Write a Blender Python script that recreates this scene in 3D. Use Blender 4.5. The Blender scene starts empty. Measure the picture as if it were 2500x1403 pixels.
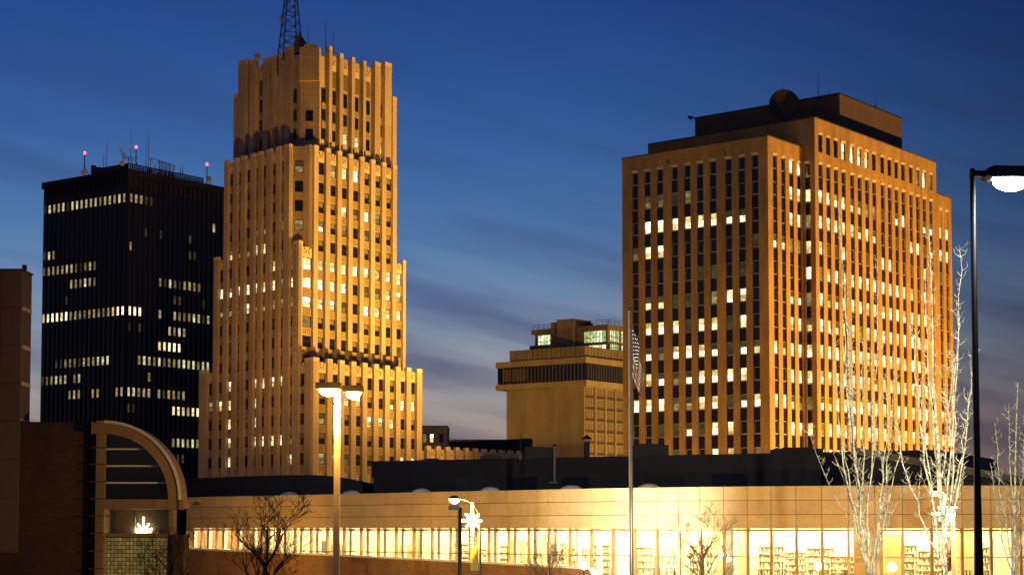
import bpy, math, random
from mathutils import Vector
random.seed(7)
SC = bpy.context.scene
COL = SC.collection
R = math.radians

# ---------------------------------------------------------------- camera
FPX, PITCH, YH, EYE = 4300.0, R(3.5), 1288.0, 8.0          # focal length in px of the 2500 px photograph, horizon row, eye height
YAX = YH - FPX * math.tan(PITCH)
cam_d = bpy.data.cameras.new('camera')
cam = bpy.data.objects.new('camera', cam_d); COL.objects.link(cam)
cam.location = (0, 0, EYE); cam.rotation_euler = (R(90) + PITCH, 0, 0)
cam_d.sensor_width = 36; cam_d.lens = 36 * FPX / 2500
cam_d.shift_y = (YAX - 701.5) / 2500
cam_d.clip_start = 0.5; cam_d.clip_end = 9000
SC.camera = cam
SC.view_settings.view_transform = 'Standard'; SC.view_settings.look = 'None'
SC.view_settings.exposure = 0; SC.view_settings.gamma = 1; SC.view_settings.use_curve_mapping = False
SC.cycles.use_denoising = True
SC.cycles.max_bounces = 5; SC.cycles.diffuse_bounces = 2; SC.cycles.glossy_bounces = 2
SC.cycles.transmission_bounces = 3; SC.cycles.transparent_max_bounces = 8
SC.cycles.caustics_reflective = False; SC.cycles.caustics_refractive = False
SC.cycles.sample_clamp_indirect = 4

# ---------------------------------------------------------------- sky at dusk
def sky():
    w = bpy.data.worlds.new('World'); SC.world = w; w.use_nodes = True
    n, l = w.node_tree.nodes, w.node_tree.links; n.clear()
    def math_(op, a, b=None, c=None):
        m = n.new('ShaderNodeMath'); m.operation = op
        for i, x in enumerate((a, b, c)):
            if x is None: continue
            if isinstance(x, (int, float)): m.inputs[i].default_value = x
            else: l.new(x, m.inputs[i])
        return m.outputs[0]
    tc = n.new('ShaderNodeTexCoord'); sx = n.new('ShaderNodeSeparateXYZ'); l.new(tc.outputs['Generated'], sx.inputs[0])
    X, Y, Z = sx.outputs
    el = math_('ARCSINE', Z)                       # elevation (rad)
    az = math_('ARCTAN2', X, Y)                    # azimuth from the view axis (rad), + to the right
    e = math_('DIVIDE', el, R(90))
    ramp = n.new('ShaderNodeValToRGB'); l.new(e, ramp.inputs[0])
    cr = ramp.color_ramp; cr.interpolation = 'B_SPLINE'
    def s2l(c): return tuple(((x / 255 + .055) / 1.055) ** 2.4 if x > 10 else x / 255 / 12.92 for x in c) + (1,)
    stops = [(0.0, (126, 100, 100)), (0.022, (168, 142, 132)), (0.048, (172, 164, 162)), (0.078, (122, 148, 180)),
             (0.105, (82, 124, 178)), (0.14, (56, 98, 164)), (0.19, (36, 68, 138)), (0.30, (28, 54, 122)), (1.0, (16, 32, 84))]
    while len(cr.elements) > 1: cr.elements.remove(cr.elements[-1])
    cr.elements[0].position = stops[0][0]; cr.elements[0].color = s2l(stops[0][1])
    for p, c in stops[1:]:
        q = cr.elements.new(p); q.color = s2l(c)
    # streaky high cloud: stretched noise, tilted so streaks run down to the right
    def noise(rot, sxx, syy, off, detail=4, rough=.55):
        a = math_('ADD', math_('MULTIPLY', az, math.cos(rot)), math_('MULTIPLY', el, -math.sin(rot)))
        b = math_('ADD', math_('MULTIPLY', az, math.sin(rot)), math_('MULTIPLY', el, math.cos(rot)))
        cb = n.new('ShaderNodeCombineXYZ')
        l.new(math_('MULTIPLY', a, sxx), cb.inputs[0]); l.new(math_('MULTIPLY', b, syy), cb.inputs[1]); cb.inputs[2].default_value = off
        t = n.new('ShaderNodeTexNoise'); t.inputs['Scale'].default_value = 1; t.inputs['Detail'].default_value = detail
        t.inputs['Roughness'].default_value = rough
        l.new(cb.outputs[0], t.inputs['Vector']); return t.outputs['Fac']
    def ss(x, lo, hi):
        m = n.new('ShaderNodeMapRange'); m.interpolation_type = 'SMOOTHSTEP'; l.new(x, m.inputs[0])
        m.inputs[1].default_value = lo; m.inputs[2].default_value = hi; return m.outputs[0]
    c1 = ss(noise(R(13), 5, 40, 3.1, 3, .45), .40, .72)
    c2 = ss(noise(R(10), 9, 90, 8.7, 3, .5), .42, .75)
    cl = math_('MAXIMUM', c1, math_('MULTIPLY', c2, .35))
    low = ss(el, R(19), R(3)); n_low = math_('MULTIPLY', cl, math_('ADD', .2, math_('MULTIPLY', low, .58)))
    mixc = n.new('ShaderNodeMix'); mixc.data_type = 'RGBA'; l.new(n_low, mixc.inputs[0]); l.new(ramp.outputs[0], mixc.inputs[6])
    ccol = n.new('ShaderNodeValToRGB'); l.new(e, ccol.inputs[0]); k = ccol.color_ramp
    k.elements[0].position = 0.0; k.elements[0].color = s2l((92, 72, 86))
    k.elements[1].position = 0.2; k.elements[1].color = s2l((36, 58, 122))
    q = k.elements.new(.09); q.color = s2l((68, 88, 136))
    l.new(ccol.outputs[0], mixc.inputs[7])
    # the afterglow lies to the left of the view: the sky darkens smoothly away from it, all the way round
    d = math_('COSINE', math_('ADD', az, R(14)))
    br = ss(d, .84, 1.0)
    br = math_('ADD', .42, math_('MULTIPLY', br, .60))
    hs = n.new('ShaderNodeMix'); hs.data_type = 'RGBA'; hs.blend_type = 'MULTIPLY'; hs.inputs[0].default_value = 1
    cbr = n.new('ShaderNodeCombineColor')
    l.new(math_('MULTIPLY_ADD', br, .96, .02), cbr.inputs[0]); l.new(br, cbr.inputs[1]); l.new(math_('MULTIPLY_ADD', br, .92, .06), cbr.inputs[2])
    l.new(mixc.outputs[2], hs.inputs[6]); l.new(cbr.outputs[0], hs.inputs[7])
    bg = n.new('ShaderNodeBackground'); l.new(hs.outputs[2], bg.inputs[0]); bg.inputs[1].default_value = .92
    o = n.new('ShaderNodeOutputWorld'); l.new(bg.outputs[0], o.inputs[0])
sky()

# ---------------------------------------------------------------- floodlights and street light behind the library (sodium)
def spot(loc, target, energy, color, angle=70, blend=.6, size=1.0):
    d = bpy.data.lights.new('floodlight', 'SPOT'); d.energy = energy; d.color = color; d.spot_size = R(angle); d.spot_blend = blend; d.shadow_soft_size = size
    o = bpy.data.objects.new('floodlight', d); COL.objects.link(o); o.location = loc
    o.rotation_euler = (Vector(target) - Vector(loc)).to_track_quat('-Z', 'Y').to_euler(); return o
SOD = (1.0, .51, .085); GOLD = (1.0, .515, .085); WARM = (1.0, .80, .48)
spot((40, 329, 6), (-33, 348, 104), 1.12e6, GOLD, 84, 1.0, 1.2)      # art deco tower, right face
spot((40, 326, 6), (-30, 346, 26), 1.2e5, GOLD, 60, .8, 1.2)
spot((-22, 236, 14), (-42, 340, 58), 2.5e5, (1, .49, .075), 50, 1.0, 1.2)   # art deco tower, corner bays from the front
spot((-135, 268, 8), (-50, 344, 60), 0.35e5, (1, .48, .07), 60, .6, 1.5)   # art deco tower, left face
spot((104, 246, 4), (62, 284, 26), 7.0e5, SOD, 110, .8, 1.5)       # brick tower, right face
spot((66, 236, 4), (48, 270, 30), 1.0e5, SOD, 110, .8, 1.0)
spot((6, 234, 3), (27, 264, 24), 6.2e4, SOD, 130, .9, 1.5)        # brick tower, left face
spot((-26, 437, 30), (6, 470, 40), 2.3e4, (1, .56, .10), 110, .7, 1.5)  # concrete hotel, left face
spot((78, 430, 4), (26, 468, 40), 2.6e5, (1, .6, .13), 60, .7, 1.5)

# ---------------------------------------------------------------- helpers
def ray(px, py):
    a, b = (px - 1250) / FPX, (YAX - py) / FPX
    return Vector((a, math.cos(PITCH) - b * math.sin(PITCH), math.sin(PITCH) + b * math.cos(PITCH)))
def at(px, py, D):
    r = ray(px, py); r = r * (D / r.y); r.z += EYE; return r
def vdir(vx):
    r = ray(vx, YH); d = Vector((r.x, r.y)); return d.normalized()

class MB:
    def __init__(s): s.V, s.F, s.M = [], [], []
    def face(s, idx, m=0): s.F.append(idx); s.M.append(m)
    def box(s, x0, x1, y0, y1, z0, z1, m=0):
        b = len(s.V)
        s.V += [(x0, y0, z0), (x1, y0, z0), (x1, y1, z0), (x0, y1, z0), (x0, y0, z1), (x1, y0, z1), (x1, y1, z1), (x0, y1, z1)]
        for f in ((0, 3, 2, 1), (4, 5, 6, 7), (0, 1, 5, 4), (1, 2, 6, 5), (2, 3, 7, 6), (3, 0, 4, 7)): s.face([b + i for i in f], m)
        return s
    def prism(s, poly, z0, z1, m=0, mtop=None):
        a = sum(poly[i][0] * poly[(i + 1) % len(poly)][1] - poly[(i + 1) % len(poly)][0] * poly[i][1] for i in range(len(poly)))
        if a < 0: poly = poly[::-1]
        n, b = len(poly), len(s.V)
        zt = z1 if isinstance(z1, (list, tuple)) else [z1] * n
        if a < 0 and isinstance(z1, (list, tuple)): zt = zt[::-1]
        s.V += [(p[0], p[1], z0) for p in poly] + [(p[0], p[1], zt[i]) for i, p in enumerate(poly)]
        for i in range(n): s.face([b + i, b + (i + 1) % n, b + n + (i + 1) % n, b + n + i], m)
        s.face([b + n + i for i in range(n)], m if mtop is None else mtop); s.face([b + i for i in reversed(range(n))], m)
        return s
    def xprism(s, prof, y0, y1, m=0):           # profile in x,z extruded along y
        a = sum(prof[i][0] * prof[(i + 1) % len(prof)][1] - prof[(i + 1) % len(prof)][0] * prof[i][1] for i in range(len(prof)))
        if a > 0: prof = prof[::-1]
        n, b = len(prof), len(s.V)
        s.V += [(p[0], y0, p[1]) for p in prof] + [(p[0], y1, p[1]) for p in prof]
        for i in range(n): s.face([b + i, b + (i + 1) % n, b + n + (i + 1) % n, b + n + i], m)
        s.face([b + n + i for i in range(n)], m); s.face([b + i for i in reversed(range(n))], m)
        return s
    def tube(s, pts, rad, n=6, m=0, cap=True):
        pts = [Vector(p) for p in pts]; b = len(s.V)
        if not isinstance(rad, (list, tuple)): rad = [rad] * len(pts)
        t0 = (pts[1] - pts[0]).normalized(); ref = Vector((0, 0, 1)) if abs(t0.z) < .8 else Vector((1, 0, 0))
        u = t0.cross(ref).normalized()
        for i, p in enumerate(pts):
            t = (pts[min(i + 1, len(pts) - 1)] - pts[max(i - 1, 0)]).normalized()
            u = (u - t * u.dot(t)).normalized(); w = t.cross(u)
            for k in range(n):
                a = 2 * math.pi * k / n; q = p + (u * math.cos(a) + w * math.sin(a)) * rad[i]; s.V.append(tuple(q))
        for i in range(len(pts) - 1):
            for k in range(n): s.face([b + i * n + k, b + i * n + (k + 1) % n, b + (i + 1) * n + (k + 1) % n, b + (i + 1) * n + k], m)
        if cap:
            s.face([b + k for k in reversed(range(n))], m); s.face([b + (len(pts) - 1) * n + k for k in range(n)], m)
        return s
    def ball(s, c, r, nu=10, nv=6, m=0, sz=1.0):
        b = len(s.V); c = Vector(c)
        for j in range(nv + 1):
            th = math.pi * j / nv
            for i in range(nu):
                ph = 2 * math.pi * i / nu
                s.V.append((c.x + r * math.sin(th) * math.cos(ph), c.y + r * math.sin(th) * math.sin(ph), c.z + r * sz * math.cos(th)))
        for j in range(nv):
            for i in range(nu): s.face([b + j * nu + i, b + (j + 1) * nu + i, b + (j + 1) * nu + (i + 1) % nu, b + j * nu + (i + 1) % nu], m)
        return s
    def add(s, o, off=(0, 0, 0), rz=0, sx=1, sz=1, m=None):
        b = len(s.V); c, q = math.cos(rz), math.sin(rz)
        for x, y, z in o.V:
            x *= sx; z *= sz; s.V.append((off[0] + c * x - q * y, off[1] + q * x + c * y, off[2] + z))
        for f, mm in zip(o.F, o.M): s.face([b + i for i in f], mm if m is None else m[mm])
        return s
    def mesh(s, name, mats, smooth=False):
        me = bpy.data.meshes.new(name); me.from_pydata(s.V, [], s.F)
        for m in mats: me.materials.append(m)
        if any(s.M): me.polygons.foreach_set('material_index', s.M)
        if smooth: me.polygons.foreach_set('use_smooth', [True] * len(s.F))
        me.update(); return me

def link(name, mesh, parent=None, loc=(0, 0, 0), rz=0, kind=None, scale=None):
    o = bpy.data.objects.new(name, mesh); COL.objects.link(o); o.parent = parent; o.location = loc; o.rotation_euler = (0, 0, rz)
    if kind: o['kind'] = kind
    if scale: o.scale = scale
    return o
def part(name, mb, mats, parent, loc=(0, 0, 0), rz=0, kind=None, smooth=False):
    if not isinstance(mats, (list, tuple)): mats = [mats]
    return link(name, mb.mesh(name, mats, smooth), parent, loc, rz, kind)
def thing(name, label, cat, loc, rz=0, group=None):
    o = bpy.data.objects.new(name, None); COL.objects.link(o); o.location = loc; o.rotation_euler = (0, 0, rz); o.empty_display_size = .5
    o['label'] = label; o['category'] = cat
    if group: o['group'] = group
    return o
def under(child, p):
    """make a part (child of the same thing as p) a sub-part of p, staying where it is"""
    d = Vector(child.location) - Vector(p.location); r = p.rotation_euler[2]; c, s = math.cos(-r), math.sin(-r)
    child.parent = p; child.location = (d.x * c - d.y * s, d.x * s + d.y * c, d.z); child.rotation_euler = (0, 0, child.rotation_euler[2] - r); return child
def copy_tree(o, parent=None):
    c = o.copy(); COL.objects.link(c); c.parent = parent
    for ch in o.children: copy_tree(ch, c)
    return c

# ---------------------------------------------------------------- materials
def newmat(name):
    m = bpy.data.materials.new(name); m.use_nodes = True
    return m, m.node_tree.nodes, m.node_tree.links, m.node_tree.nodes['Principled BSDF']
def ramp2(n, l, fac, c0, c1, p0=.3, p1=.7):
    r = n.new('ShaderNodeValToRGB'); l.new(fac, r.inputs[0]); e = r.color_ramp.elements
    e[0].position, e[1].position = p0, p1; e[0].color = (*c0, 1); e[1].color = (*c1, 1); return r.outputs[0]
def stone(name, c, var=.12, scale=.6, rough=.85, streak=True, bump=.15, grid=None, metallic=0):
    m, n, l, p = newmat(name)
    tc = n.new('ShaderNodeTexCoord'); geo = n.new('ShaderNodeNewGeometry')
    mp = n.new('ShaderNodeMapping'); l.new(geo.outputs['Position'], mp.inputs[0]); mp.inputs['Scale'].default_value = (scale, scale, scale * (.25 if streak else 1))
    t = n.new('ShaderNodeTexNoise'); l.new(mp.outputs[0], t.inputs[0]); t.inputs['Scale'].default_value = 1; t.inputs['Detail'].default_value = 6; t.inputs['Roughness'].default_value = .65
    lo = tuple(x * (1 - var * 1.6) for x in c); hi = tuple(min(1, x * (1 + var)) for x in c)
    col = ramp2(n, l, t.outputs['Fac'], lo, hi)
    t2 = n.new('ShaderNodeTexNoise'); l.new(geo.outputs['Position'], t2.inputs[0]); t2.inputs['Scale'].default_value = scale * 9; t2.inputs['Detail'].default_value = 3
    mx = n.new('ShaderNodeMix'); mx.data_type = 'RGBA'; mx.blend_type = 'MULTIPLY'; mx.inputs[0].default_value = .5
    l.new(col, mx.inputs[6]); l.new(ramp2(n, l, t2.outputs['Fac'], (.8, .8, .8), (1.1, 1.1, 1.1)), mx.inputs[7])
    isl = n.new('ShaderNodeObjectInfo')
    mx2 = n.new('ShaderNodeMix'); mx2.data_type = 'RGBA'; mx2.blend_type = 'MULTIPLY'; mx2.inputs[0].default_value = 1
    l.new(mx.outputs[2], mx2.inputs[6]); l.new(ramp2(n, l, isl.outputs['Random'], (.93,) * 3, (1.05,) * 3, 0, 1), mx2.inputs[7])
    last = mx2.outputs[2]
    if grid:                                     # thin joints of blocks, by object position (x along, z up)
        bt = n.new('ShaderNodeTexBrick'); sp = n.new('ShaderNodeSeparateXYZ'); cb = n.new('ShaderNodeCombineXYZ')
        l.new(tc.outputs['Object'], sp.inputs[0]); l.new(sp.outputs[0], cb.inputs[0]); l.new(sp.outputs[2], cb.inputs[1])
        l.new(cb.outputs[0], bt.inputs['Vector'])
        bt.inputs['Scale'].default_value = 1; bt.inputs['Brick Width'].default_value = grid[0]; bt.inputs['Row Height'].default_value = grid[1]
        bt.inputs['Mortar Size'].default_value = grid[2]; bt.inputs['Mortar Smooth'].default_value = .3
        g3 = grid[3] if len(grid) > 3 else .82
        bt.inputs['Color1'].default_value = (1, 1, 1, 1); bt.inputs['Color2'].default_value = (g3, g3, g3, 1); bt.inputs['Mortar'].default_value = (.55, .5, .45, 1)
        if len(grid) > 4: bt.offset = grid[4]
        m3 = n.new('ShaderNodeMix'); m3.data_type = 'RGBA'; m3.blend_type = 'MULTIPLY'; m3.inputs[0].default_value = 1
        l.new(last, m3.inputs[6]); l.new(bt.outputs[0], m3.inputs[7]); last = m3.outputs[2]
    l.new(last, p.inputs['Base Color']); p.inputs['Roughness'].default_value = rough; p.inputs['Metallic'].default_value = metallic
    if bump:
        b = n.new('ShaderNodeBump'); b.inputs['Strength'].default_value = bump; b.inputs['Distance'].default_value = .05
        l.new(t2.outputs['Fac'], b.inputs['Height']); l.new(b.outputs[0], p.inputs['Normal'])
    return m
def plain(name, c, rough=.6, metallic=0, spec=.5):
    m, n, l, p = newmat(name)
    geo = n.new('ShaderNodeNewGeometry'); t = n.new('ShaderNodeTexNoise'); l.new(geo.outputs['Position'], t.inputs[0]); t.inputs['Scale'].default_value = 1.7; t.inputs['Detail'].default_value = 5
    l.new(ramp2(n, l, t.outputs['Fac'], tuple(x * .85 for x in c), tuple(min(1, x * 1.1) for x in c)), p.inputs['Base Color'])
    p.inputs['Roughness'].default_value = rough; p.inputs['Metallic'].default_value = metallic; p.inputs['Specular IOR Level'].default_value = spec
    return m
def emit(name, c, s, light=True):
    m, n, l, p = newmat(name); p.inputs['Base Color'].default_value = (*[min(.8, x) for x in c], 1)
    p.inputs['Emission Color'].default_value = (*c, 1); p.inputs['Emission Strength'].default_value = s
    if not light: m.cycles.emission_sampling = 'NONE'
    return m
def lit(name, c0, c1, s0, s1, detail=2.2, sample=True):
    """a lit room seen through a window: every window its own brightness and hue, uneven inside (ceiling tubes, blinds, furniture)"""
    m, n, l, p = newmat(name)
    oi = n.new('ShaderNodeObjectInfo'); geo = n.new('ShaderNodeNewGeometry'); tc = n.new('ShaderNodeTexCoord')
    a = n.new('ShaderNodeMath'); a.operation = 'ADD'; l.new(oi.outputs['Random'], a.inputs[0]); l.new(geo.outputs['Random Per Island'], a.inputs[1])
    f = n.new('ShaderNodeMath'); f.operation = 'FRACT'; l.new(a.outputs[0], f.inputs[0]); rnd = f.outputs[0]
    col = ramp2(n, l, rnd, c0, c1, 0, 1)
    mp = n.new('ShaderNodeMapping'); l.new(geo.outputs['Position'], mp.inputs[0]); mp.inputs['Scale'].default_value = (1.1, 1.1, 2.4)
    t = n.new('ShaderNodeTexNoise'); l.new(mp.outputs[0], t.inputs[0]); t.inputs['Scale'].default_value = detail * .5; t.inputs['Detail'].default_value = 3
    mr = n.new('ShaderNodeMapRange'); l.new(t.outputs['Fac'], mr.inputs[0]); mr.inputs[1].default_value = .35; mr.inputs[2].default_value = .65; mr.inputs[3].default_value = .6; mr.inputs[4].default_value = 1.35
    vo = n.new('ShaderNodeTexVoronoi'); vo.distance = 'CHEBYCHEV'; mv = n.new('ShaderNodeMapping'); l.new(geo.outputs['Position'], mv.inputs[0]); mv.inputs['Scale'].default_value = (1.3, 1.3, 1.7)
    l.new(mv.outputs[0], vo.inputs['Vector']); vo.inputs['Scale'].default_value = 1.0
    vs = n.new('ShaderNodeSeparateColor'); l.new(vo.outputs['Color'], vs.inputs[0]); vr = n.new('ShaderNodeMapRange'); l.new(vs.outputs[0], vr.inputs[0]); vr.inputs[3].default_value = .5; vr.inputs[4].default_value = 1.25
    mv2 = n.new('ShaderNodeMath'); mv2.operation = 'MULTIPLY'; l.new(mr.outputs[0], mv2.inputs[0]); l.new(vr.outputs[0], mv2.inputs[1])
    st = n.new('ShaderNodeMapRange'); l.new(rnd, st.inputs[0]); st.inputs[3].default_value = s0; st.inputs[4].default_value = s1
    mu = n.new('ShaderNodeMath'); mu.operation = 'MULTIPLY'; l.new(mv2.outputs[0], mu.inputs[0]); l.new(st.outputs[0], mu.inputs[1])
    l.new(col, p.inputs['Emission Color']); l.new(mu.outputs[0], p.inputs['Emission Strength'])
    p.inputs['Base Color'].default_value = (.05, .05, .05, 1); p.inputs['Roughness'].default_value = .15
    if not sample: m.cycles.emission_sampling = 'NONE'
    return m
def glass(name, tint=(1, 1, 1), refl=.09):
    m, n, l, p = newmat(name); n.remove(p)
    tr = n.new('ShaderNodeBsdfTransparent'); tr.inputs[0].default_value = (*tint, 1)
    gl = n.new('ShaderNodeBsdfGlossy'); gl.inputs['Roughness'].default_value = .03; gl.inputs[0].default_value = (.9, .95, 1, 1)
    fr = n.new('ShaderNodeLayerWeight'); fr.inputs[0].default_value = .25
    mr = n.new('ShaderNodeMapRange'); l.new(fr.outputs['Fresnel'], mr.inputs[0]); mr.inputs[3].default_value = refl * .4; mr.inputs[4].default_value = refl * 3
    mx = n.new('ShaderNodeMixShader'); l.new(mr.outputs[0], mx.inputs[0]); l.new(tr.outputs[0], mx.inputs[1]); l.new(gl.outputs[0], mx.inputs[2])
    l.new(mx.outputs[0], n['Material Output'].inputs[0]); return m

TERRA = stone('terracotta', (.50, .385, .25), .18, .3, .8, grid=(1.6, .62, .012, .93))
TERRA_CAP = stone('terracotta_cap', (.60, .48, .33), .08, .5)
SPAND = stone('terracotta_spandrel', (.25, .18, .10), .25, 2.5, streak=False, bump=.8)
GRILLE = stone('grille_panel', (.16, .12, .07), .3, 3, streak=False)
BRICK = stone('brick', (.42, .252, .10), .26, .4, .9, grid=(.42, .11, .012, .72), bump=.3)
LIMESTONE = stone('limestone_lintel', (.55, .46, .33), .08, 1)
DARKWALL = plain('dark_curtain_wall', (.016, .017, .046), .7, 0, .2)
DARKFIN = plain('dark_mullion', (.017, .017, .040), .8, 0, .15); TOWERG = plain('tower_glass', (.010, .010, .026), .2, 0, .3)
CONC = stone('concrete', (.36, .27, .15), .16, .25, .9)
CONC2 = stone('concrete_parapet', (.24, .18, .11), .15, .4)
SLAB = stone('grey_render', (.50, .42, .29), .12, .5)
PENT = stone('penthouse_metal', (.085, .052, .042), .1, .3, .7)
ROOFD = stone('dark_roof_wall', (.034, .032, .040), .14, .35, .75)
ROOFD2 = stone('dark_roof_panel', (.024, .023, .032), .12, .4, .7)
STEEL = plain('painted_steel', (.03, .03, .035), .45, .3)
FRAME = plain('window_frame', (.03, .024, .018), .5)
FRAMEL = plain('aluminium_frame', (.45, .40, .33), .4, .6)
DARKG = plain('dark_glass', (.008, .009, .014), .06, 0, .6)
DARKG2 = plain('tinted_spandrel_glass', (.012, .011, .013), .12, 0, .5)
BLIND = stone('roller_blind', (.20, .155, .10), .1, 2)
LIT = lit('lit_room', (1, .64, .22), (1, .90, .58), .6, 2.2)
LITB = lit('lit_office', (1, .68, .24), (1, .93, .60), .9, 3.2)
LITD = lit('dim_room', (.75, .50, .16), (.75, .62, .26), .18, .5)
LITO = lit('olive_room', (.5, .40, .12), (.42, .38, .14), .03, .12, sample=False)
LITK = lit('lit_office_far', (1, .66, .22), (.9, .86, .5), .12, .85, 3.5)
LITG = lit('lit_green_room', (.75, .85, .32), (.85, 1, .62), .6, 1.5, 3)

# ---------------------------------------------------------------- ground
part('ground', MB().box(-3000, 3000, -300, 6000, -1, 0), stone('asphalt', (.05, .05, .052), .2, .1, .9), None, kind='structure')

# ---------------------------------------------------------------- window pieces (x along the wall, y outwards, z up)
def win(w, h, kind, fr=.09, rail=True, sill=True):
    """frame and sash bars (slot 0), upper and lower pane (slots 1, 2)"""
    b = MB(); x = w / 2
    b.box(-x, -x + fr, 0, .12, 0, h); b.box(x - fr, x, 0, .12, 0, h)
    b.box(-x + fr, x - fr, 0, .12, h - fr, h); b.box(-x + fr, x - fr, 0, .12, 0, fr)
    zm = h * .52
    if rail: b.box(-x + fr, x - fr, 0, .10, zm - .045, zm + .045)
    b.box(-x + fr, x - fr, .01, .05, zm + (.045 if rail else 0), h - fr, 1); b.box(-x + fr, x - fr, .01, .05, fr, zm - (.045 if rail else 0), 2)
    mats = {'dark': (DARKG, DARKG), 'blind': (BLIND, DARKG), 'lit': (LIT, LIT), 'half': (LITD, LIT), 'dim': (LITD, LITD), 'olive': (LITO, LITO), 'bright': (LITB, LITB),
            'low': (LITO, LITD), 'halfb': (LITO, LITB)}[kind]
    return b, [FRAME, *mats]
_wc = {}
def win_mesh(w, h, kind, rail=True, frame=None):
    k = (w, h, kind, rail, frame and frame.name)
    if k not in _wc:
        b, m = win(w, h, kind, rail=rail)
        if frame: m = [frame] + m[1:]
        _wc[k] = b.mesh('window', m)
    return _wc[k]

class Face:
    """a vertical wall plane: runs from P (2D, local to its building) along d; n is the outward side"""
    def __init__(s, P, d, n):
        s.P, s.d = Vector(P), Vector(d)
        k = Vector((-s.d.y, s.d.x)); s.flip = k.dot(Vector(n)) < 0
        s.n = -k if s.flip else k
        x = -s.d if s.flip else s.d; s.rz = math.atan2(x.y, x.x)
    def loc(s, t, z, o=0):
        p = s.P + s.d * t + s.n * o; return (p.x, p.y, z)
    def put(s, name, mesh, parent, t, z, o=0, scale=None): return link(name, mesh, parent, s.loc(t, z, o), s.rz, None, scale)

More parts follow.
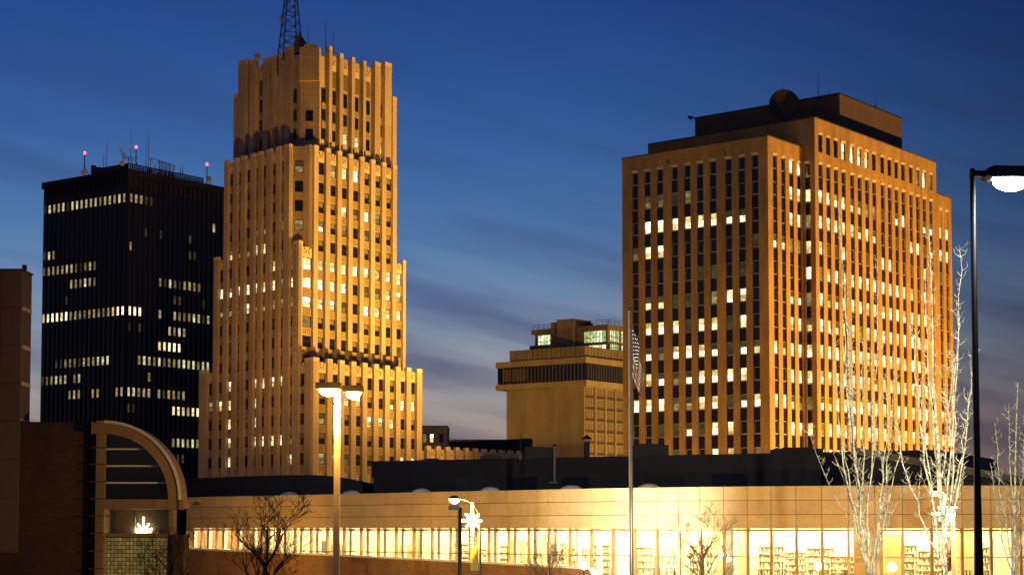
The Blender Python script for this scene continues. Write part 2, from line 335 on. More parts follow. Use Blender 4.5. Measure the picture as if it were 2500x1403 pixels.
# ================================================================ art deco tower
def deco():
    u, v = vdir(-2790), vdir(4470); P = at(727, 650, 333)
    T = thing('art_deco_tower', 'tall tan art deco skyscraper with stepped setbacks and lit gold facade', 'building', (P.x, P.y, 0))
    nL, nR = -v, -u
    A = lambda a, b: tuple(u * a + v * b)
    rec = .62; k = rec / math.sin(R(80))
    quad = lambda a0, a1, b0, b1: [A(a0, b0), A(a1, b0), A(a1, b1), A(a0, b1)]
    def wall(polys):
        m = MB()
        for pl, z0, z1 in polys: m.prism(pl, z0, z1)
        part('wall', m, TERRA, T)
    wall([(quad(-5.2 + k, 33.4 - k, k, 31.8 - .3), 0, 39.0)])
    wall([([A(k, k), A(28.0 - .3, k), A(28.0 - .3, 3.8), A(31.0, 3.8), A(31.0, 31.3), A(k, 31.3)], 39.0, 61.6)])
    c1, c2 = 4.66, 4.3
    wall([([A(c1 + k * .4, k), A(24.9, k), A(24.9, 3.6), A(29.6, 3.6), A(29.6, 28.7), A(k, 28.7), A(k, c2 + k * .4)], 61.6, 80.9)])
    s1, s2, d1, d2 = 1.8, 4.6, 3.5, 2.75
    wall([([A(s1 + d1, s2 + k), A(25.9, s2 + k), A(25.9, 28.6), A(s1 + k, 28.6), A(s1 + k, s2 + d2)], 80.9, 100.6),
          ([A(s1 + d1 + 1.2, s2 + k + .8), A(27.4, s2 + k + .8), A(27.4, 30.0), A(s1 + k + .6, 30.0), A(s1 + k + .6, s2 + d2 + 1.4)], 80.9, 96.3)])
    # pilaster with stepped sides; local z from 0 to h
    def pil(w, h, d=rec, cap=True, step=.18):
        m = MB(); x = w / 2
        prof = [(-x - step, 0), (x + step, 0), (x + step, d * .38), (x + step * .45, d * .38), (x + step * .45, d * .68), (x, d * .68), (x, d),
                (-x, d), (-x, d * .68), (-x - step * .45, d * .68), (-x - step * .45, d * .38), (-x - step, d * .38)]
        m.prism(prof, 0, h - (.75 if cap else 0))
        if cap:
            m.prism([(-x, .0), (x, .0), (x, d + .03), (-x, d + .03)], h - .75, h, 1)
            m.prism([(-x - step * .45, 0), (-x, 0), (-x, d * .68), (-x - step * .45, d * .68)], h - .75, h - .12, 1)
            m.prism([(x, 0), (x + step * .45, 0), (x + step * .45, d * .68), (x, d * .68)], h - .75, h - .12, 1)
        return m
    pc = {}
    def pilaster(F, t0, t1, z0, z1, step=.18, dd=rec):
        key = (round(t1 - t0, 2), round(z1 - z0, 2), step, dd)
        if key not in pc: pc[key] = pil(t1 - t0, z1 - z0, dd, step=step).mesh('pilaster', [TERRA, TERRA_CAP])
        F.put('pilaster', pc[key], T, (t0 + t1) / 2, z0)
    oc = {}
    def ornament(F, t, z0, z1, w):
        key = (round(z1 - z0, 2),)
        if key not in oc:
            h = z1 - z0; m = MB(); m.box(-.85, .85, 0, .26, 0, h - .35)
            for i in range(4): m.box(-.8 + i * .42, -.8 + i * .42 + .3, 0, .24, h - .35, h - (.02 if i in (1, 2) else .16))
            for sx in (-1, 1):
                m.ball((sx * .42, .25, h * .62), .2, 6, 4, 0, 1.5); m.ball((sx * .5, .25, h * .36), .16, 6, 4, 0, 1.3)
                m.box(sx * .42 - .08, sx * .42 + .08, .25, .29, h * .70, h * .84, 1); m.box(sx * .3 - .07, sx * .3 + .07, .25, .29, h * .38, h * .56, 1)
            m.ball((0, .25, h * .5), .22, 6, 4, 0, 1.8)
            oc[key] = m.mesh('parapet_ornament', [TERRA_CAP, FRAME])
        F.put('parapet_ornament', oc[key], T, t, z0, 0, (w / 1.7, 1, 1))
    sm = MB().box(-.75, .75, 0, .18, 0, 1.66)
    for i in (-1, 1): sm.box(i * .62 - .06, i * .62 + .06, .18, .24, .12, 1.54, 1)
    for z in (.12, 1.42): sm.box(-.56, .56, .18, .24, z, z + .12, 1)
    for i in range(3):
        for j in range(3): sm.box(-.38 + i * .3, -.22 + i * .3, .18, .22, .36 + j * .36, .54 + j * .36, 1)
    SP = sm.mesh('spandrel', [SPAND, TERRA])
    PITCHZ = 3.765
    ztop = lambda r: 78.8 if r == 0 else 74.8 - PITCHZ * (r - 1)
    def column(F, t, w, rows, lits, blindp, top_orn=None, last=True):
        for r in rows:
            h = 2.35 if (r == 0 or (top_orn and r == rows[0])) else 2.08
            zt = ztop(r); kd = lits.get(r)
            if kd is None: kd = 'blind' if random.random() < blindp else 'dark'
            F.put('window', win_mesh(1.5, h, kd), T, t, zt - h, .02, (w / 1.5, 1, 1))
            zb = ztop(r + 1); hs = zt - h - zb
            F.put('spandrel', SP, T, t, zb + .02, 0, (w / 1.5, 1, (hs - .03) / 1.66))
        if top_orn: ornament(F, t, ztop(rows[0]) + .05, top_orn, w)
    # --- left faces
    L = Face(u * 0 + v * k, u, nL)
    PL = [(30.6, 33.4), (26.95, 28.5), (23.7, 25.1), (20.5, 21.95), (17.7, 19.2), (14.5, 15.9), (12.05, 13.3), (8.95, 10.6), (6.0, 7.3), (2.8, 4.7), (-.55, .0), (-5.1, -2.5)]
    tops = [40.0, 62.6, 81.8, 81.8, 81.8, 81.8, 81.8, 81.8, 81.8, 81.8, 62.7, 40.0]
    for (a, b), z in zip(PL, tops):
        if (a, b) == (-.55, .0): pilaster(L, -.45, 1.5, 14, z, .15)
        else: pilaster(L, a, b, 14, z)
    S, H, D, LO = 'lit', 'half', 'dim', 'low'
    lit_l = {0: {}, 1: {3: LO, 5: D, 6: S, 7: D, 14: LO, 15: S}, 2: {3: D, 5: D, 6: D, 7: D, 11: S, 14: S}, 3: {5: S, 6: S, 7: D, 11: S, 14: S},
             4: {3: LO, 4: S, 6: S, 7: LO, 11: S, 14: S}, 5: {3: LO, 4: S, 6: S, 7: LO, 11: S, 12: S, 13: S, 14: S}, 6: {4: LO, 6: S, 7: S, 13: 'olive'}, 7: {4: LO, 6: S, 7: LO},
             8: {4: H, 6: H, 7: LO, 11: S, 12: S, 13: S, 14: S, 15: S}, 9: {6: S, 7: LO, 12: S}, 10: {12: D}}
    gaps = [(PL[i + 1][1], PL[i][0]) for i in range(len(PL) - 1)][::-1]       # near to far
    for ci, (g0, g1) in enumerate(gaps):
        first = 11 if ci in (0, 10) else 5 if ci in (1, 9) else 0
        if ci == 0: g0, g1 = -2.5, -.45
        if ci == 1: g0, g1 = 1.5, 2.8
        w = max(.9, g1 - g0 - .3); orn = {11: 39.3, 5: 61.9, 0: 81.1}[first]
        column(L, (g0 + g1) / 2, w, list(range(first, 16)), lit_l[ci], .12, orn)
    # --- right faces: upper tiers, then the projecting lowest tier
    Rf = Face(u * k, v, nR)
    PR = [(0, 1.25), (4.3, 5.5), (7.64, 8.9), (11, 12.2), (14.25, 15.5), (17.6, 18.85), (20.9, 22.15), (24.25, 25.5), (27.55, 28.8), (30.85, 31.7)]
    for i, (a, b) in enumerate(PR): pilaster(Rf, a, b, 39, 62.7 if i in (0, 9) else 81.85)
    lit_r = {0: {5: 'bright', 6: 'bright', 7: 'bright', 8: D}, 1: {3: H, 5: 'bright', 6: 'bright', 7: 'bright'}, 2: {0: H, 5: 'bright', 6: 'bright', 7: S}, 3: {0: 'bright', 2: S, 3: D, 5: 'bright', 6: 'bright', 7: LO},
             4: {0: 'bright', 2: LO, 5: 'bright'}, 5: {2: S, 3: LO, 5: 'bright', 6: LO, 7: 'bright'}, 6: {2: D, 5: S, 6: LO, 7: S}, 7: {5: S, 6: S, 7: S}, 8: {5: S, 6: S, 7: S, 9: LO}}
    for ci in range(9):
        g0, g1 = PR[ci][1], PR[ci + 1][0]; first = 5 if ci in (0, 8) else 0
        column(Rf, (g0 + g1) / 2, g1 - g0 - .42, list(range(first, 11)), lit_r[ci], .38, 61.9 if first else 81.1)
    R1 = Face(u * (-5.2 + k), v, nR)
    P1 = [(-.1, 1.45), (3.82, 5.2), (7.15, 8.55), (10.5, 11.9), (13.8, 15.15), (17.1, 18.5), (20.4, 21.8), (23.75, 25.1), (26.95, 28.35), (30.15, 31.8)]
    for a, b in P1: pilaster(R1, a, b, 14, 40.0)
    lit_1 = {0: {13: LO, 15: D}, 1: {15: D}, 2: {12: 'bright', 15: LO}, 3: {12: 'bright'}, 4: {13: S}, 5: {13: S}, 6: {12: H, 13: 'bright'}, 7: {12: S, 15: S}, 8: {12: S, 15: S}}
    for ci in range(9):
        g0, g1 = P1[ci][1], P1[ci + 1][0]
        column(R1, (g0 + g1) / 2, g1 - g0 - .42, list(range(11, 16)), lit_1[ci], .5, 39.3)
    # --- corner bay of the third tier (cut corner with its own windows)
    def bay(Pa, Pb, z0, z1, wins, ribs=True, ledge=None):
        Pa, Pb = Vector(Pa), Vector(Pb); d = (Pb - Pa); ln = d.length; d.normalize(); F = Face(Pa, d, -(u + v))
        m = MB().box(-ln / 2, ln / 2, -1.2, 0, 0, z1 - z0)
        cb = part('corner_bay', m, TILE, T, F.loc(ln / 2, z0), F.rz)
        if ribs:
            for t, w, dd in ((ln * .12, ln * .1, .55), (ln * .88, ln * .1, .55), (ln * .25, ln * .06, .3), (ln * .75, ln * .06, .3)):
                under(part('rib', MB().box(-w / 2, w / 2, 0, dd, 0, z1 - z0 + .25), TERRA, T, F.loc(t, z0), F.rz), cb)
        for zb, h, w, kd in wins: under(F.put('window', win_mesh(w, h, kd), T, ln / 2, zb, .02), cb)
        if ledge:
            for q, (zl, dd) in enumerate(ledge): under(part('ledge', MB().box(-ln / 2, ln / 2, .0, dd, 0, z1 - zl), TILE, T, F.loc(ln / 2, zl), F.rz), cb)
        return F, ln
    bay(A(c1 + .2, .25), A(.25, c2 + .2), 61.6, 81.6, [(ztop(0) - 2.35, 2.35, 1.6, 'low'), (ztop(1) - 2.1, 2.1, 1.6, 'dark'), (ztop(2) - 2.1, 2.1, 1.6, 'dark'), (ztop(3) - 2.1, 2.1, 1.6, 'dim')])
    # --- crown tier
    F4, ln = bay(A(s1 + d1 + .05, s2 + .15), A(s1 + .15, s2 + d2 + .05), 80.9, 102.0, [(87.4, 2.1, 1.55, 'dark'), (83.7, 2.1, 1.55, 'dark')], False, [(95.3, .55)])
    part('parapet_block', MB().box(-ln * .28, ln * .28, -1.0, .5, 0, .6), TERRA, T, F4.loc(ln / 2, 102.0), F4.rz)
    R4 = Face(u * (s1 + k), v, nR); L4 = Face(v * (s2 + k), u, nL)
    for F, spans in ((R4, [(9.7, 10.6, 102.8), (12.8, 13.8, 102.0), (16.35, 17.25, 102.0), (19.8, 20.6, 102.0), (23.3, 25.05, 102.6), (26.4, 28.5, 103.2), (28.85, 30.1, 96.5)]),
                     (L4, [(8.0, 9.9, 102.9), (10.5, 12.0, 102.0), (12.9, 14.6, 102.0), (15.5, 17.3, 102.1), (20.0, 22.0, 102.7), (23.3, 26.0, 103.3), (26.35, 27.5, 96.7)])):
        for a, b, z in spans: pilaster(F, a, b, 80.9, z, .2, .85)
    gl = MB().box(-.65, .65, 0, .22, 0, 3.6); GR = gl.mesh('grille', [GRILLE])
    for F, cols in ((R4, [(8.85, 1.05, 0), (11.7, 1.2, 0), (15.08, 1.3, 0), (18.5, 1.3, 0), (21.95, 1.3, 0), (25.72, 1.0, 0)]), (L4, [(7.25, .95, 0), (10.2, .5, 1), (12.45, .55, 1), (15.05, .6, 1), (18.65, 1.3, 1), (22.65, 1.0, 0)])):
        for i, (t, w, thin) in enumerate(cols):
            for j, (zb, h) in enumerate(((91.5, 2.7), (87.85, 2.15), (84.05, 2.2))):
                kd = {(2, 2): 'lit', (3, 2): 'lit', (5, 2): 'lit'}.get((i, j), 'dark') if F is R4 else 'dark'
                F.put('window', win_mesh(1.3, h, kd), T, t, zb, .02, (w / 1.3, 1, 1))
            for zs in (90.15, 86.35):
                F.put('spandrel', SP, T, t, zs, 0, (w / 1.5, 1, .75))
            if 0 < i < 5:
                F.put('grille', GR, T, t, 94.9, 0, (w / 1.3, 1, .85)); ornament(F, t, 98.2, 101.3, w)
    # low parapet wing running on to the right
    Fw = Face(u * (-5.2 + k), v, nR)
    part('low_wing', MB().prism([A(-5.2 + k, 31.9), A(6, 31.9), A(6, 66), A(-5.2 + k, 66)], 0, 23.6), TERRA, T)
    for i in range(11):
        t = 33.3 + i * 3.12; pilaster(Fw, t, t + 1.35, 14, 24.65)
        if i < 10: ornament(Fw, t + 2.23, 21.9, 24.1, 1.75)
    return T, P, u, v
TILE = stone('terracotta_tile', (.50, .375, .225), .12, .5, .75, grid=(.62, 1.3, .05, .9, .0))
DT, DP, DU, DV = deco()

def whip(name, label, base, h, r=.06, group='antennas on the roofs', cat='antenna', cross=0):
    T = thing(name, label, cat, base, group=group)
    part('rod', MB().tube([(0, 0, 0), (0, 0, h * .45), (0, 0, h)], [r, r * .8, r * .45], 5), STEEL, T)
    part('mount', MB().box(-.12, .12, -.12, .12, -.05, .5), STEEL, T)
    return T
DISH = stone('dish_paint', (.42, .33, .24), .1, 2)
def dish(name, label, c, r, facing, mat=None, deep=.25, pole=1.2):
    """drum antenna: a short round drum with a domed front on a pipe bracket; c is the middle of the drum"""
    T = thing(name, label, 'dish antenna', (c[0], c[1], c[2]), facing, 'drum antennas on the roofs')
    m = MB(); n = 18; prof = [(0, -.12 * r), (r * .55, -.10 * r), (r, 0), (r, deep), (r * .75, deep + .16 * r), (r * .4, deep + .24 * r), (0.01, deep + .27 * r)]
    for q, (rr, yy) in enumerate(prof):
        for i in range(n):
            a = 2 * math.pi * i / n; m.V.append((rr * math.cos(a), yy, rr * math.sin(a)))
    for q in range(len(prof) - 1):
        for i in range(n): m.face([q * n + i, (q + 1) * n + i, (q + 1) * n + (i + 1) % n, q * n + (i + 1) % n])
    part('drum', m, mat or DISH, T, smooth=False)
    part('bracket', MB().tube([(0, -.15, r * .4), (0, -.15, -pole)], .07, 6).box(-.1, .1, -.2, 0, -.1, .1), STEEL, T)
    return T

# lattice mast on the art deco tower
def mast():
    c = at(709, 130, 347); z0, z1 = 100.6, 121.0
    T = thing('lattice_mast', 'dark steel lattice mast rising from the art deco tower roof', 'mast', (c.x, c.y, z0))
    hw = lambda z: 2.15 - (z) * (2.15 - .55) / 18.5
    cs = [(1, 1), (-1, 1), (-1, -1), (1, -1)]; rot = R(24)
    P = lambda i, z: Vector((cs[i][0] * hw(z), cs[i][1] * hw(z), z)); Q = lambda p: (p.x * math.cos(rot) - p.y * math.sin(rot), p.x * math.sin(rot) + p.y * math.cos(rot), p.z)
    H = z1 - z0
    for i in range(4): part('leg', MB().tube([Q(P(i, 0)), Q(P(i, H))], .11, 5), STEEL, T)
    zs = [0, 1.9, 3.7, 5.9, 8.0, 10.0, 11.9, 13.7, 15.4, 17.0, 18.6, H]
    for j, z in enumerate(zs):
        m = MB()
        for i in range(4): m.tube([Q(P(i, z)), Q(P((i + 1) % 4, z))], .06, 4)
        part('ring', m, STEEL, T)
        if j + 1 < len(zs):
            m = MB()
            for i in range(4):
                m.tube([Q(P(i, z)), Q(P((i + 1) % 4, zs[j + 1]))], .045, 4); m.tube([Q(P((i + 1) % 4, z)), Q(P(i, zs[j + 1]))], .045, 4)
            part('brace', m, STEEL, T)
    return T
mast()
p = at(737, 96, 344); T = thing('horn_antenna', 'dark wedge shaped horn antenna beside the lattice mast foot', 'antenna', (p.x, p.y, 101.0))
part('horn', MB().xprism([(-1.9, .6), (-1.3, 3.4), (-.2, 4.6), (1.6, 1.6), (1.5, 1.0)], -.9, .9), PENT, T); part('stand', MB().box(-.5, .5, -.5, .5, -.4, 1.5), STEEL, T)
p = at(689, 48, 346.5); dish('dish_antenna', 'drum antenna on the flank of the lattice mast', p, .75, R(100), None, .3, .6)
p = at(629, 140, 349); dish('dish_antenna', 'round drum antenna on the crown parapet, left end', p, .68, R(172), None, .35, 2.6)
for px, y0, y1, lab in ((678, 152, 118, 'short rod antenna on the crown just left of the lattice mast'), (752, 98, 60, 'rod antenna right above the cut corner of the crown'), (795, 118, 52, 'tall thin rod antenna on the crown right of the cut corner'),
                        (809, 140, 108, 'short rod antenna in the pair right of the crown corner'), (813.5, 140, 76, 'tall rod antenna in the pair right of the crown corner')):
    b = at(px, y0, 345); t = at(px, y1, 345); whip('rod_antenna', lab, (b.x, b.y, b.z - 2.5), t.z - b.z + 2.5, .09)

# ================================================================ dark tower
def dark_tower():
    u, v = vdir(-4880), vdir(4750); P = at(309, 700, 440)
    T = thing('dark_office_tower', 'near black glass office tower with scattered rows of lit windows', 'building', (P.x, P.y, 0))
    A = lambda a, b: tuple(u * a + v * b); W, Dp, Z = 32.6, 40.0, 98.5
    part('wall', MB().prism([A(.3, .3), A(W - .3, .3), A(W - .3, Dp - .3), A(.3, Dp - .3)], 0, Z - .2), DARKWALL, T)
    part('corner_pier', MB().prism([A(-.05, -.05), A(.75, -.05), A(.75, .75), A(-.05, .75)], 0, Z), DARKFIN, T)
    L = Face(v * .3, u, -v); Rr = Face(u * .3, v, -u)
    ft = MB().box(-.16, .16, 0, .34, 0, 96.2).mesh('mullion', [DARKFIN]); gt = MB().box(-.5, .5, 0, .06, 0, 88).mesh('glazing_strip', [TOWERG])
    wm = {}
    for kd, m in (('b', LITK), ('d', LITD), ('f', LITO), ('w', LIT)):
        b = MB(); b.box(-.36, .36, .07, .10, .0, 2.15); b.box(-.44, .44, .07, .15, -.05, .0, 1); b.box(-.44, .44, .07, .15, 2.15, 2.2, 1); wm[kd] = b.mesh('window', [m, DARKFIN])
    colL = [1.57 + 1.762 * i for i in range(18)][::-1]; colR = [1.24 + 1.62 * i for i in range(23)]
    for F, cols, p in ((L, colL, 1.762), (Rr, colR, 1.62)):
        for t in cols: F.put('glazing_strip', gt, T, t, 6)
        for t in sorted(cols)[:-1]: F.put('mullion', ft, T, t + p / 2, 2)
        part('roof_band', MB().box(-20.2, 20.2, 0, .6, 0, 1.7) if F is Rr else MB().box(-16.3, 16.3, 0, .6, 0, 1.7), DARKFIN, T, F.loc(20 if F is Rr else 16.2, Z - 1.7), F.rz)
    rg = lambda a, b: list(range(a, b + 1))
    rows = {0: [(L, rg(1, 17), 'b'), (L, [0], 'f'), (Rr, [0, 1, 2], 'd'), (Rr, [3, 4], 'f')], 2: [(Rr, [3, 6, 12], 'f')], 3: [(L, [0, 1, 2], 'b'), (Rr, [12, 13], 'f'), (Rr, [0], 'd')], 1: [(Rr, [17], 'b')],
            4: [(L, rg(0, 3), 'd'), (L, rg(4, 11), 'b')], 5: [(L, rg(6, 9), 'b'), (L, [10, 11], 'd'), (Rr, rg(6, 11), 'b'), (Rr, [12, 13, 14], 'd')], 6: [(Rr, [9, 10, 15], 'f'), (L, [5], 'f')],
            7: [(L, rg(0, 5), 'w'), (L, rg(6, 14), 'd'), (L, [15, 16, 17], 'w'), (Rr, [0, 1, 2], 'w'), (Rr, [6], 'd'), (Rr, rg(9, 16), 'b')], 8: [(Rr, rg(8, 11), 'b'), (Rr, [0, 2], 'f')], 9: [(Rr, rg(6, 10), 'w')],
            10: [(L, rg(3, 14), 'b'), (Rr, rg(2, 16), 'b')], 11: [(L, rg(0, 5), 'b'), (L, [7, 8], 'b'), (Rr, [4], 'd')], 12: [(L, [6, 7, 8], 'b'), (L, [11, 12], 'd'), (L, [16, 17], 'b'), (Rr, rg(0, 4), 'b'), (Rr, rg(6, 11), 'b')],
            13: [(Rr, rg(9, 14), 'w'), (Rr, [0, 1], 'f')], 15: [(Rr, rg(9, 14), 'b')], 16: [(Rr, [9, 10, 11], 'f')]}
    for r, ls in rows.items():
        for F, cs, kd in ls:
            for c in cs:
                q = kd
                if kd == 'b' and random.random() < .3: q = random.choice('ddf')
                F.put('window', wm[q], T, (colL if F is L else colR)[c], 92.3 - 4.09 * r - 2.15)
    return T, P, u, v
KT, KP, KU, KV = dark_tower()
def kat(a, b, z): q = Vector((KP.x, KP.y)) + KU * a + KV * b; return (q.x, q.y, z)
# roof rail of the dark tower: a lattice fence along both edges
def fence(p0, p1, label, n):
    p0, p1 = Vector(p0), Vector(p1); d = p1 - p0; T = thing('roof_screen', label, 'fence', p0, math.atan2(d.y, d.x), 'lattice screens on the dark tower roof'); ln = d.length
    part('rail', MB().box(0, ln, -.08, .08, 1.5, 1.72).box(0, ln, -.06, .06, .7, .85).box(0, ln, -.08, .08, 0, .2), STEEL, T)
    sl = MB().box(-.2, .2, -.05, .05, .2, 1.5).mesh('slat', [STEEL])
    for i in range(n): link('slat', sl, T, (ln * (i + .5) / n, 0, 0))
fence(kat(1.2, 1.2, 98.5), kat(14.5, 1.2, 98.5), 'dark lattice screen along the left roof edge of the black tower', 26)
fence(kat(1.2, 1.4, 98.5), kat(1.2, 26, 98.5), 'dark lattice screen along the right roof edge of the black tower', 40)
BEACON = emit('red_beacon', (1, .07, .11), 5)
def beacon(px, y0, y1, D, lab):
    b = at(px, y0, D); t = at(px, y1, D); T = thing('beacon_mast', lab, 'beacon', (b.x, b.y, 98.4), group='red aviation beacons on the dark tower'); h = t.z - 98.4
    bp = part('pole', MB().tube([(0, 0, 0), (0, 0, h)], .14, 6), STEEL, T)
    part('brace', MB().tube([(1.6, 0, 0), (0, 0, h * .5)], .07, 5).tube([(-.3, 1.4, 0), (0, 0, h * .5)], .07, 5), STEEL, T)
    under(part('lamp', MB().ball((0, 0, h + .25), .36, 10, 6, 0, 1.2), BEACON, T), bp)
    d = bpy.data.lights.new('beacon_light', 'POINT'); d.energy = 900; d.color = (1, .1, .12); d.shadow_soft_size = .4
    o = bpy.data.objects.new('beacon_light', d); COL.objects.link(o); o.parent = T; o.location = (0, 0, h + .9)
beacon(206, 425, 376, 452, 'mast with red light at the left end of the black tower roof')
beacon(332, 400, 362, 448, 'mast with red light behind the corner of the black tower roof')
beacon(505, 440, 404, 464, 'mast with red light at the right end of the black tower roof')
for px, y, r, lab in ((205, 421, .72, 'drum antenna below the left red beacon'), (298, 399, .66, 'drum antenna at the corner of the black tower roof'), (304, 377, .4, 'small drum antenna half way up the corner pole'),
                      (295, 363, .32, 'small drum antenna at the top of the corner pole'), (425, 407, .36, 'small drum antenna right of the framed roof screen'), (511, 437, .68, 'reddish drum antenna below the right red beacon')):
    p = at(px, y, 441 if px > 260 else 449); dish('dish_antenna', lab, p, r, R(188), None, .25, r + .9)
for px, y0, y1, lab in ((253, 410, 375, 'thick short rod antenna near the chimneys of the black tower'), (260, 408, 345, 'thin rod antenna near the chimneys of the black tower'), (299, 400, 361, 'pole carrying drum antennas at the black tower corner'),
                        (319, 400, 317, 'tallest thin rod antenna on the black tower'), (356, 405, 340, 'left rod of the rod antenna pair on the black tower'), (362, 405, 328, 'right taller rod of the antenna pair on the black tower'),
                        (440, 425, 403, 'left short rod antenna beside the right screen'), (446, 425, 404, 'right short rod antenna beside the right screen')):
    b = at(px, y0, 446); t = at(px, y1, 446); whip('rod_antenna', lab, (b.x, b.y, 98.4), t.z - 98.4, .10)
p = at(314, 378, 446); T = thing('yagi_antenna', 'comb like yagi antenna with cross bars at the black tower corner', 'antenna', (p.x, p.y, 98.4))
part('pole', MB().tube([(0, 0, 0), (0, 0, 4.4)], .1, 5).tube([(.9, 0, 0), (.9, 0, 4)], .08, 5), STEEL, T); part('boom', MB().tube([(-1.6, 0, 4.6), (2.4, 0, 3.9)], .08, 5).tube([(-1.6, 0, 4.1), (2.0, 0, 3.4)], .06, 5), STEEL, T)
p = at(234, 410, 452); T = thing('roof_chimney', 'pair of square dark flues on the left of the black tower roof', 'chimney', (p.x, p.y, 98.3), R(20))
part('flue', MB().box(-1.2, 0, -.6, .6, 0, 3.4), PENT, T); part('flue', MB().box(.15, 1.25, -.6, .6, 0, 3.0), PENT, T)
def framed_screen():
    p = at(367, 410, 446); q = at(422, 420, 455); d = Vector((q.x - p.x, q.y - p.y)); ln = d.length
    T = thing('framed_screen', 'open framed screen of vertical bars on the black tower roof', 'screen', (p.x, p.y, 98.4), math.atan2(d.y, d.x)); h = 4.1
    m = MB()
    for x in (0, ln * .38, ln):
        m.tube([(x, 0, 0), (x, 0, h)], .09, 5)
    m.tube([(0, 0, h), (ln, 0, h)], .08, 5).tube([(0, 0, 1.4), (ln, 0, 1.4)], .06, 5).tube([(0, 0, 0), (ln * .38, 0, h)], .06, 5).tube([(0, 0, h), (ln * .38, 0, .2)], .06, 5)
    part('frame', m, STEEL, T); s = MB().box(-.09, .09, -.05, .05, .2, h).mesh('slat', [PENT])
    for i in range(9): link('slat', s, T, (ln * (.42 + .06 * i), 0, 0))
framed_screen()

# ================================================================ brick tower
def brick_tower():
    u, v = vdir(-4130), vdir(4680); P = at(1877, 700, 256)
    T = thing('brick_office_tower', 'broad orange brick office tower with vertical window strips, many windows lit', 'building', (P.x, P.y, 0))
    A = lambda a, b: tuple(u * a + v * b)
    q = lambda a0, a1, b0, b1: [A(a0, b0), A(a1, b0), A(a1, b1), A(a0, b1)]
    MB0, MA, rc = 10.3, -2.15, .32
    ZW, ZM, ZE = 65.5, 69.8, 64.5
    part('wall', MB().prism(q(rc, 26.1, rc, MB0 + 1), 0, ZW - .25), BRICK, T)
    part('wall', MB().prism(q(MA + rc, 28.2, MB0 + rc, 52.5), 0, ZM - .25), BRICK, T)
    part('wall', MB().prism(q(MA + rc, 20, 52.5, 58.3), 0, ZE - .25), BRICK, T)
    PZ, H = 3.925, 1.95; zt = lambda j: 63.0 - PZ * j
    wj, sj = MB(), MB(); wslots = [FRAMEL, DARKG, LITB, LITD, LITO]; count = [0, 0]
    slot = {'dark': (1, 1), 'bright': (2, 2), 'lit': (2, 2), 'dim': (3, 3), 'olive': (4, 4), 'half': (3, 2), 'halfb': (4, 2), 'low': (4, 3)}
    SPm = MB().box(-.575, .575, 0, .10, 0, 1.86); SPm.box(-.575, .575, 0, .14, 1.86, 1.94, 1); spm = SPm.mesh('spandrel', [DARKG2, FRAMEL])
    lint = MB().box(-.62, .62, 0, .40, 0, .34).mesh('lintel', [LIMESTONE])
    def facade(F, t0, t1, ztop, cols, w, kinds, upper=None, zcol=63.0, rows=range(12), keep=True):
        edges = [t0] + [x for t in cols for x in (t - w / 2, t + w / 2)] + [t1]
        for i in range(0, len(edges), 2):
            a, b = edges[i], edges[i + 1]
            if b - a > .05: part('pier', MB().box(-(b - a) / 2, (b - a) / 2, 0, rc, 0, zcol + .36 - 8), BRICK, T, F.loc((a + b) / 2, 8), F.rz)
        pp = part('parapet', MB().box(-(t1 - t0) / 2, (t1 - t0) / 2, 0, rc, 0, ztop - zcol - .36) if not upper else MB().box(-(t1 - t0) / 2, (t1 - t0) / 2, 0, rc, 0, ztop - 67.86), BRICK, T, F.loc((t0 + t1) / 2, zcol + .36 if not upper else 67.86), F.rz)
        under(part('coping', MB().box(-(t1 - t0) / 2 - .05, (t1 - t0) / 2 + .05, -.3, rc + .08, 0, .16), PENT, T, F.loc((t0 + t1) / 2, ztop), F.rz), pp)
        if upper:
            part('brick_band', MB().box(-(t1 - t0) / 2, (t1 - t0) / 2, 0, rc, 0, 64.8 - zcol - .36), BRICK, T, F.loc((t0 + t1) / 2, zcol + .36), F.rz)
            for i in range(0, len(edges), 2):
                a, b = edges[i], edges[i + 1]
                if b - a > .05: part('pier', MB().box(-(b - a) / 2, (b - a) / 2, 0, rc, 0, 3.06), BRICK, T, F.loc((a + b) / 2, 64.8), F.rz)
        for ci, t in enumerate(cols):
            F.put('lintel', lint, T, t, zcol + .01, 0, (w / 1.2, 1, 1))
            if upper:
                F.put('lintel', lint, T, t, 67.51, 0, (w / 1.2, 1, 1))
                F.put('window', win_mesh(1.15, 2.7, upper[ci], False, FRAME), T, t, 64.8, .02, (w / 1.15, 1, 1)); count[0] += 1
            for j in rows:
                kd = kinds(ci, j)
                if count[0] < 300 and keep:
                    F.put('window', win_mesh(1.15, H, kd, False, FRAMEL), T, t, zt(j) - H, .02, (w / 1.15, 1, 1)); count[0] += 1
                    F.put('spandrel', spm, T, t, zt(j + 1) + .015, .01, (w / 1.15, 1, 1))
                else:
                    b = win(1.15, H, 'dark', rail=False)[0]; m = slot[kd]; x, y, z = F.loc(t, zt(j) - H, .02)
                    wj.add(b, (x, y, z), F.rz, w / 1.15, 1, (0, m[0], m[1])); x, y, z = F.loc(t, zt(j + 1) + .015, .01); sj.add(SPm, (x, y, z), F.rz, w / 1.15)
    B, HB, O, D, LO = 'bright', 'halfb', 'olive', 'dim', 'low'
    lw = {0: '..........', 1: '.llod.....', 2: '.BBBBBBhh.', 3: 'lBB......o', 4: '.....oo.o.', 5: '.hhoo.dBB.', 6: '.BBBoBBoB.', 7: 'lhlBBBhohh', 8: '.Bhlh BBBB.'.replace(' ', ''), 9: 'BBBllBBohB', 10: '..oohoBB..', 11: '...o..BB.d'}
    ch = {'.': 'dark', 'B': B, 'h': HB, 'o': O, 'd': D, 'l': LO}
    Lw = Face(v * rc, u, -v)
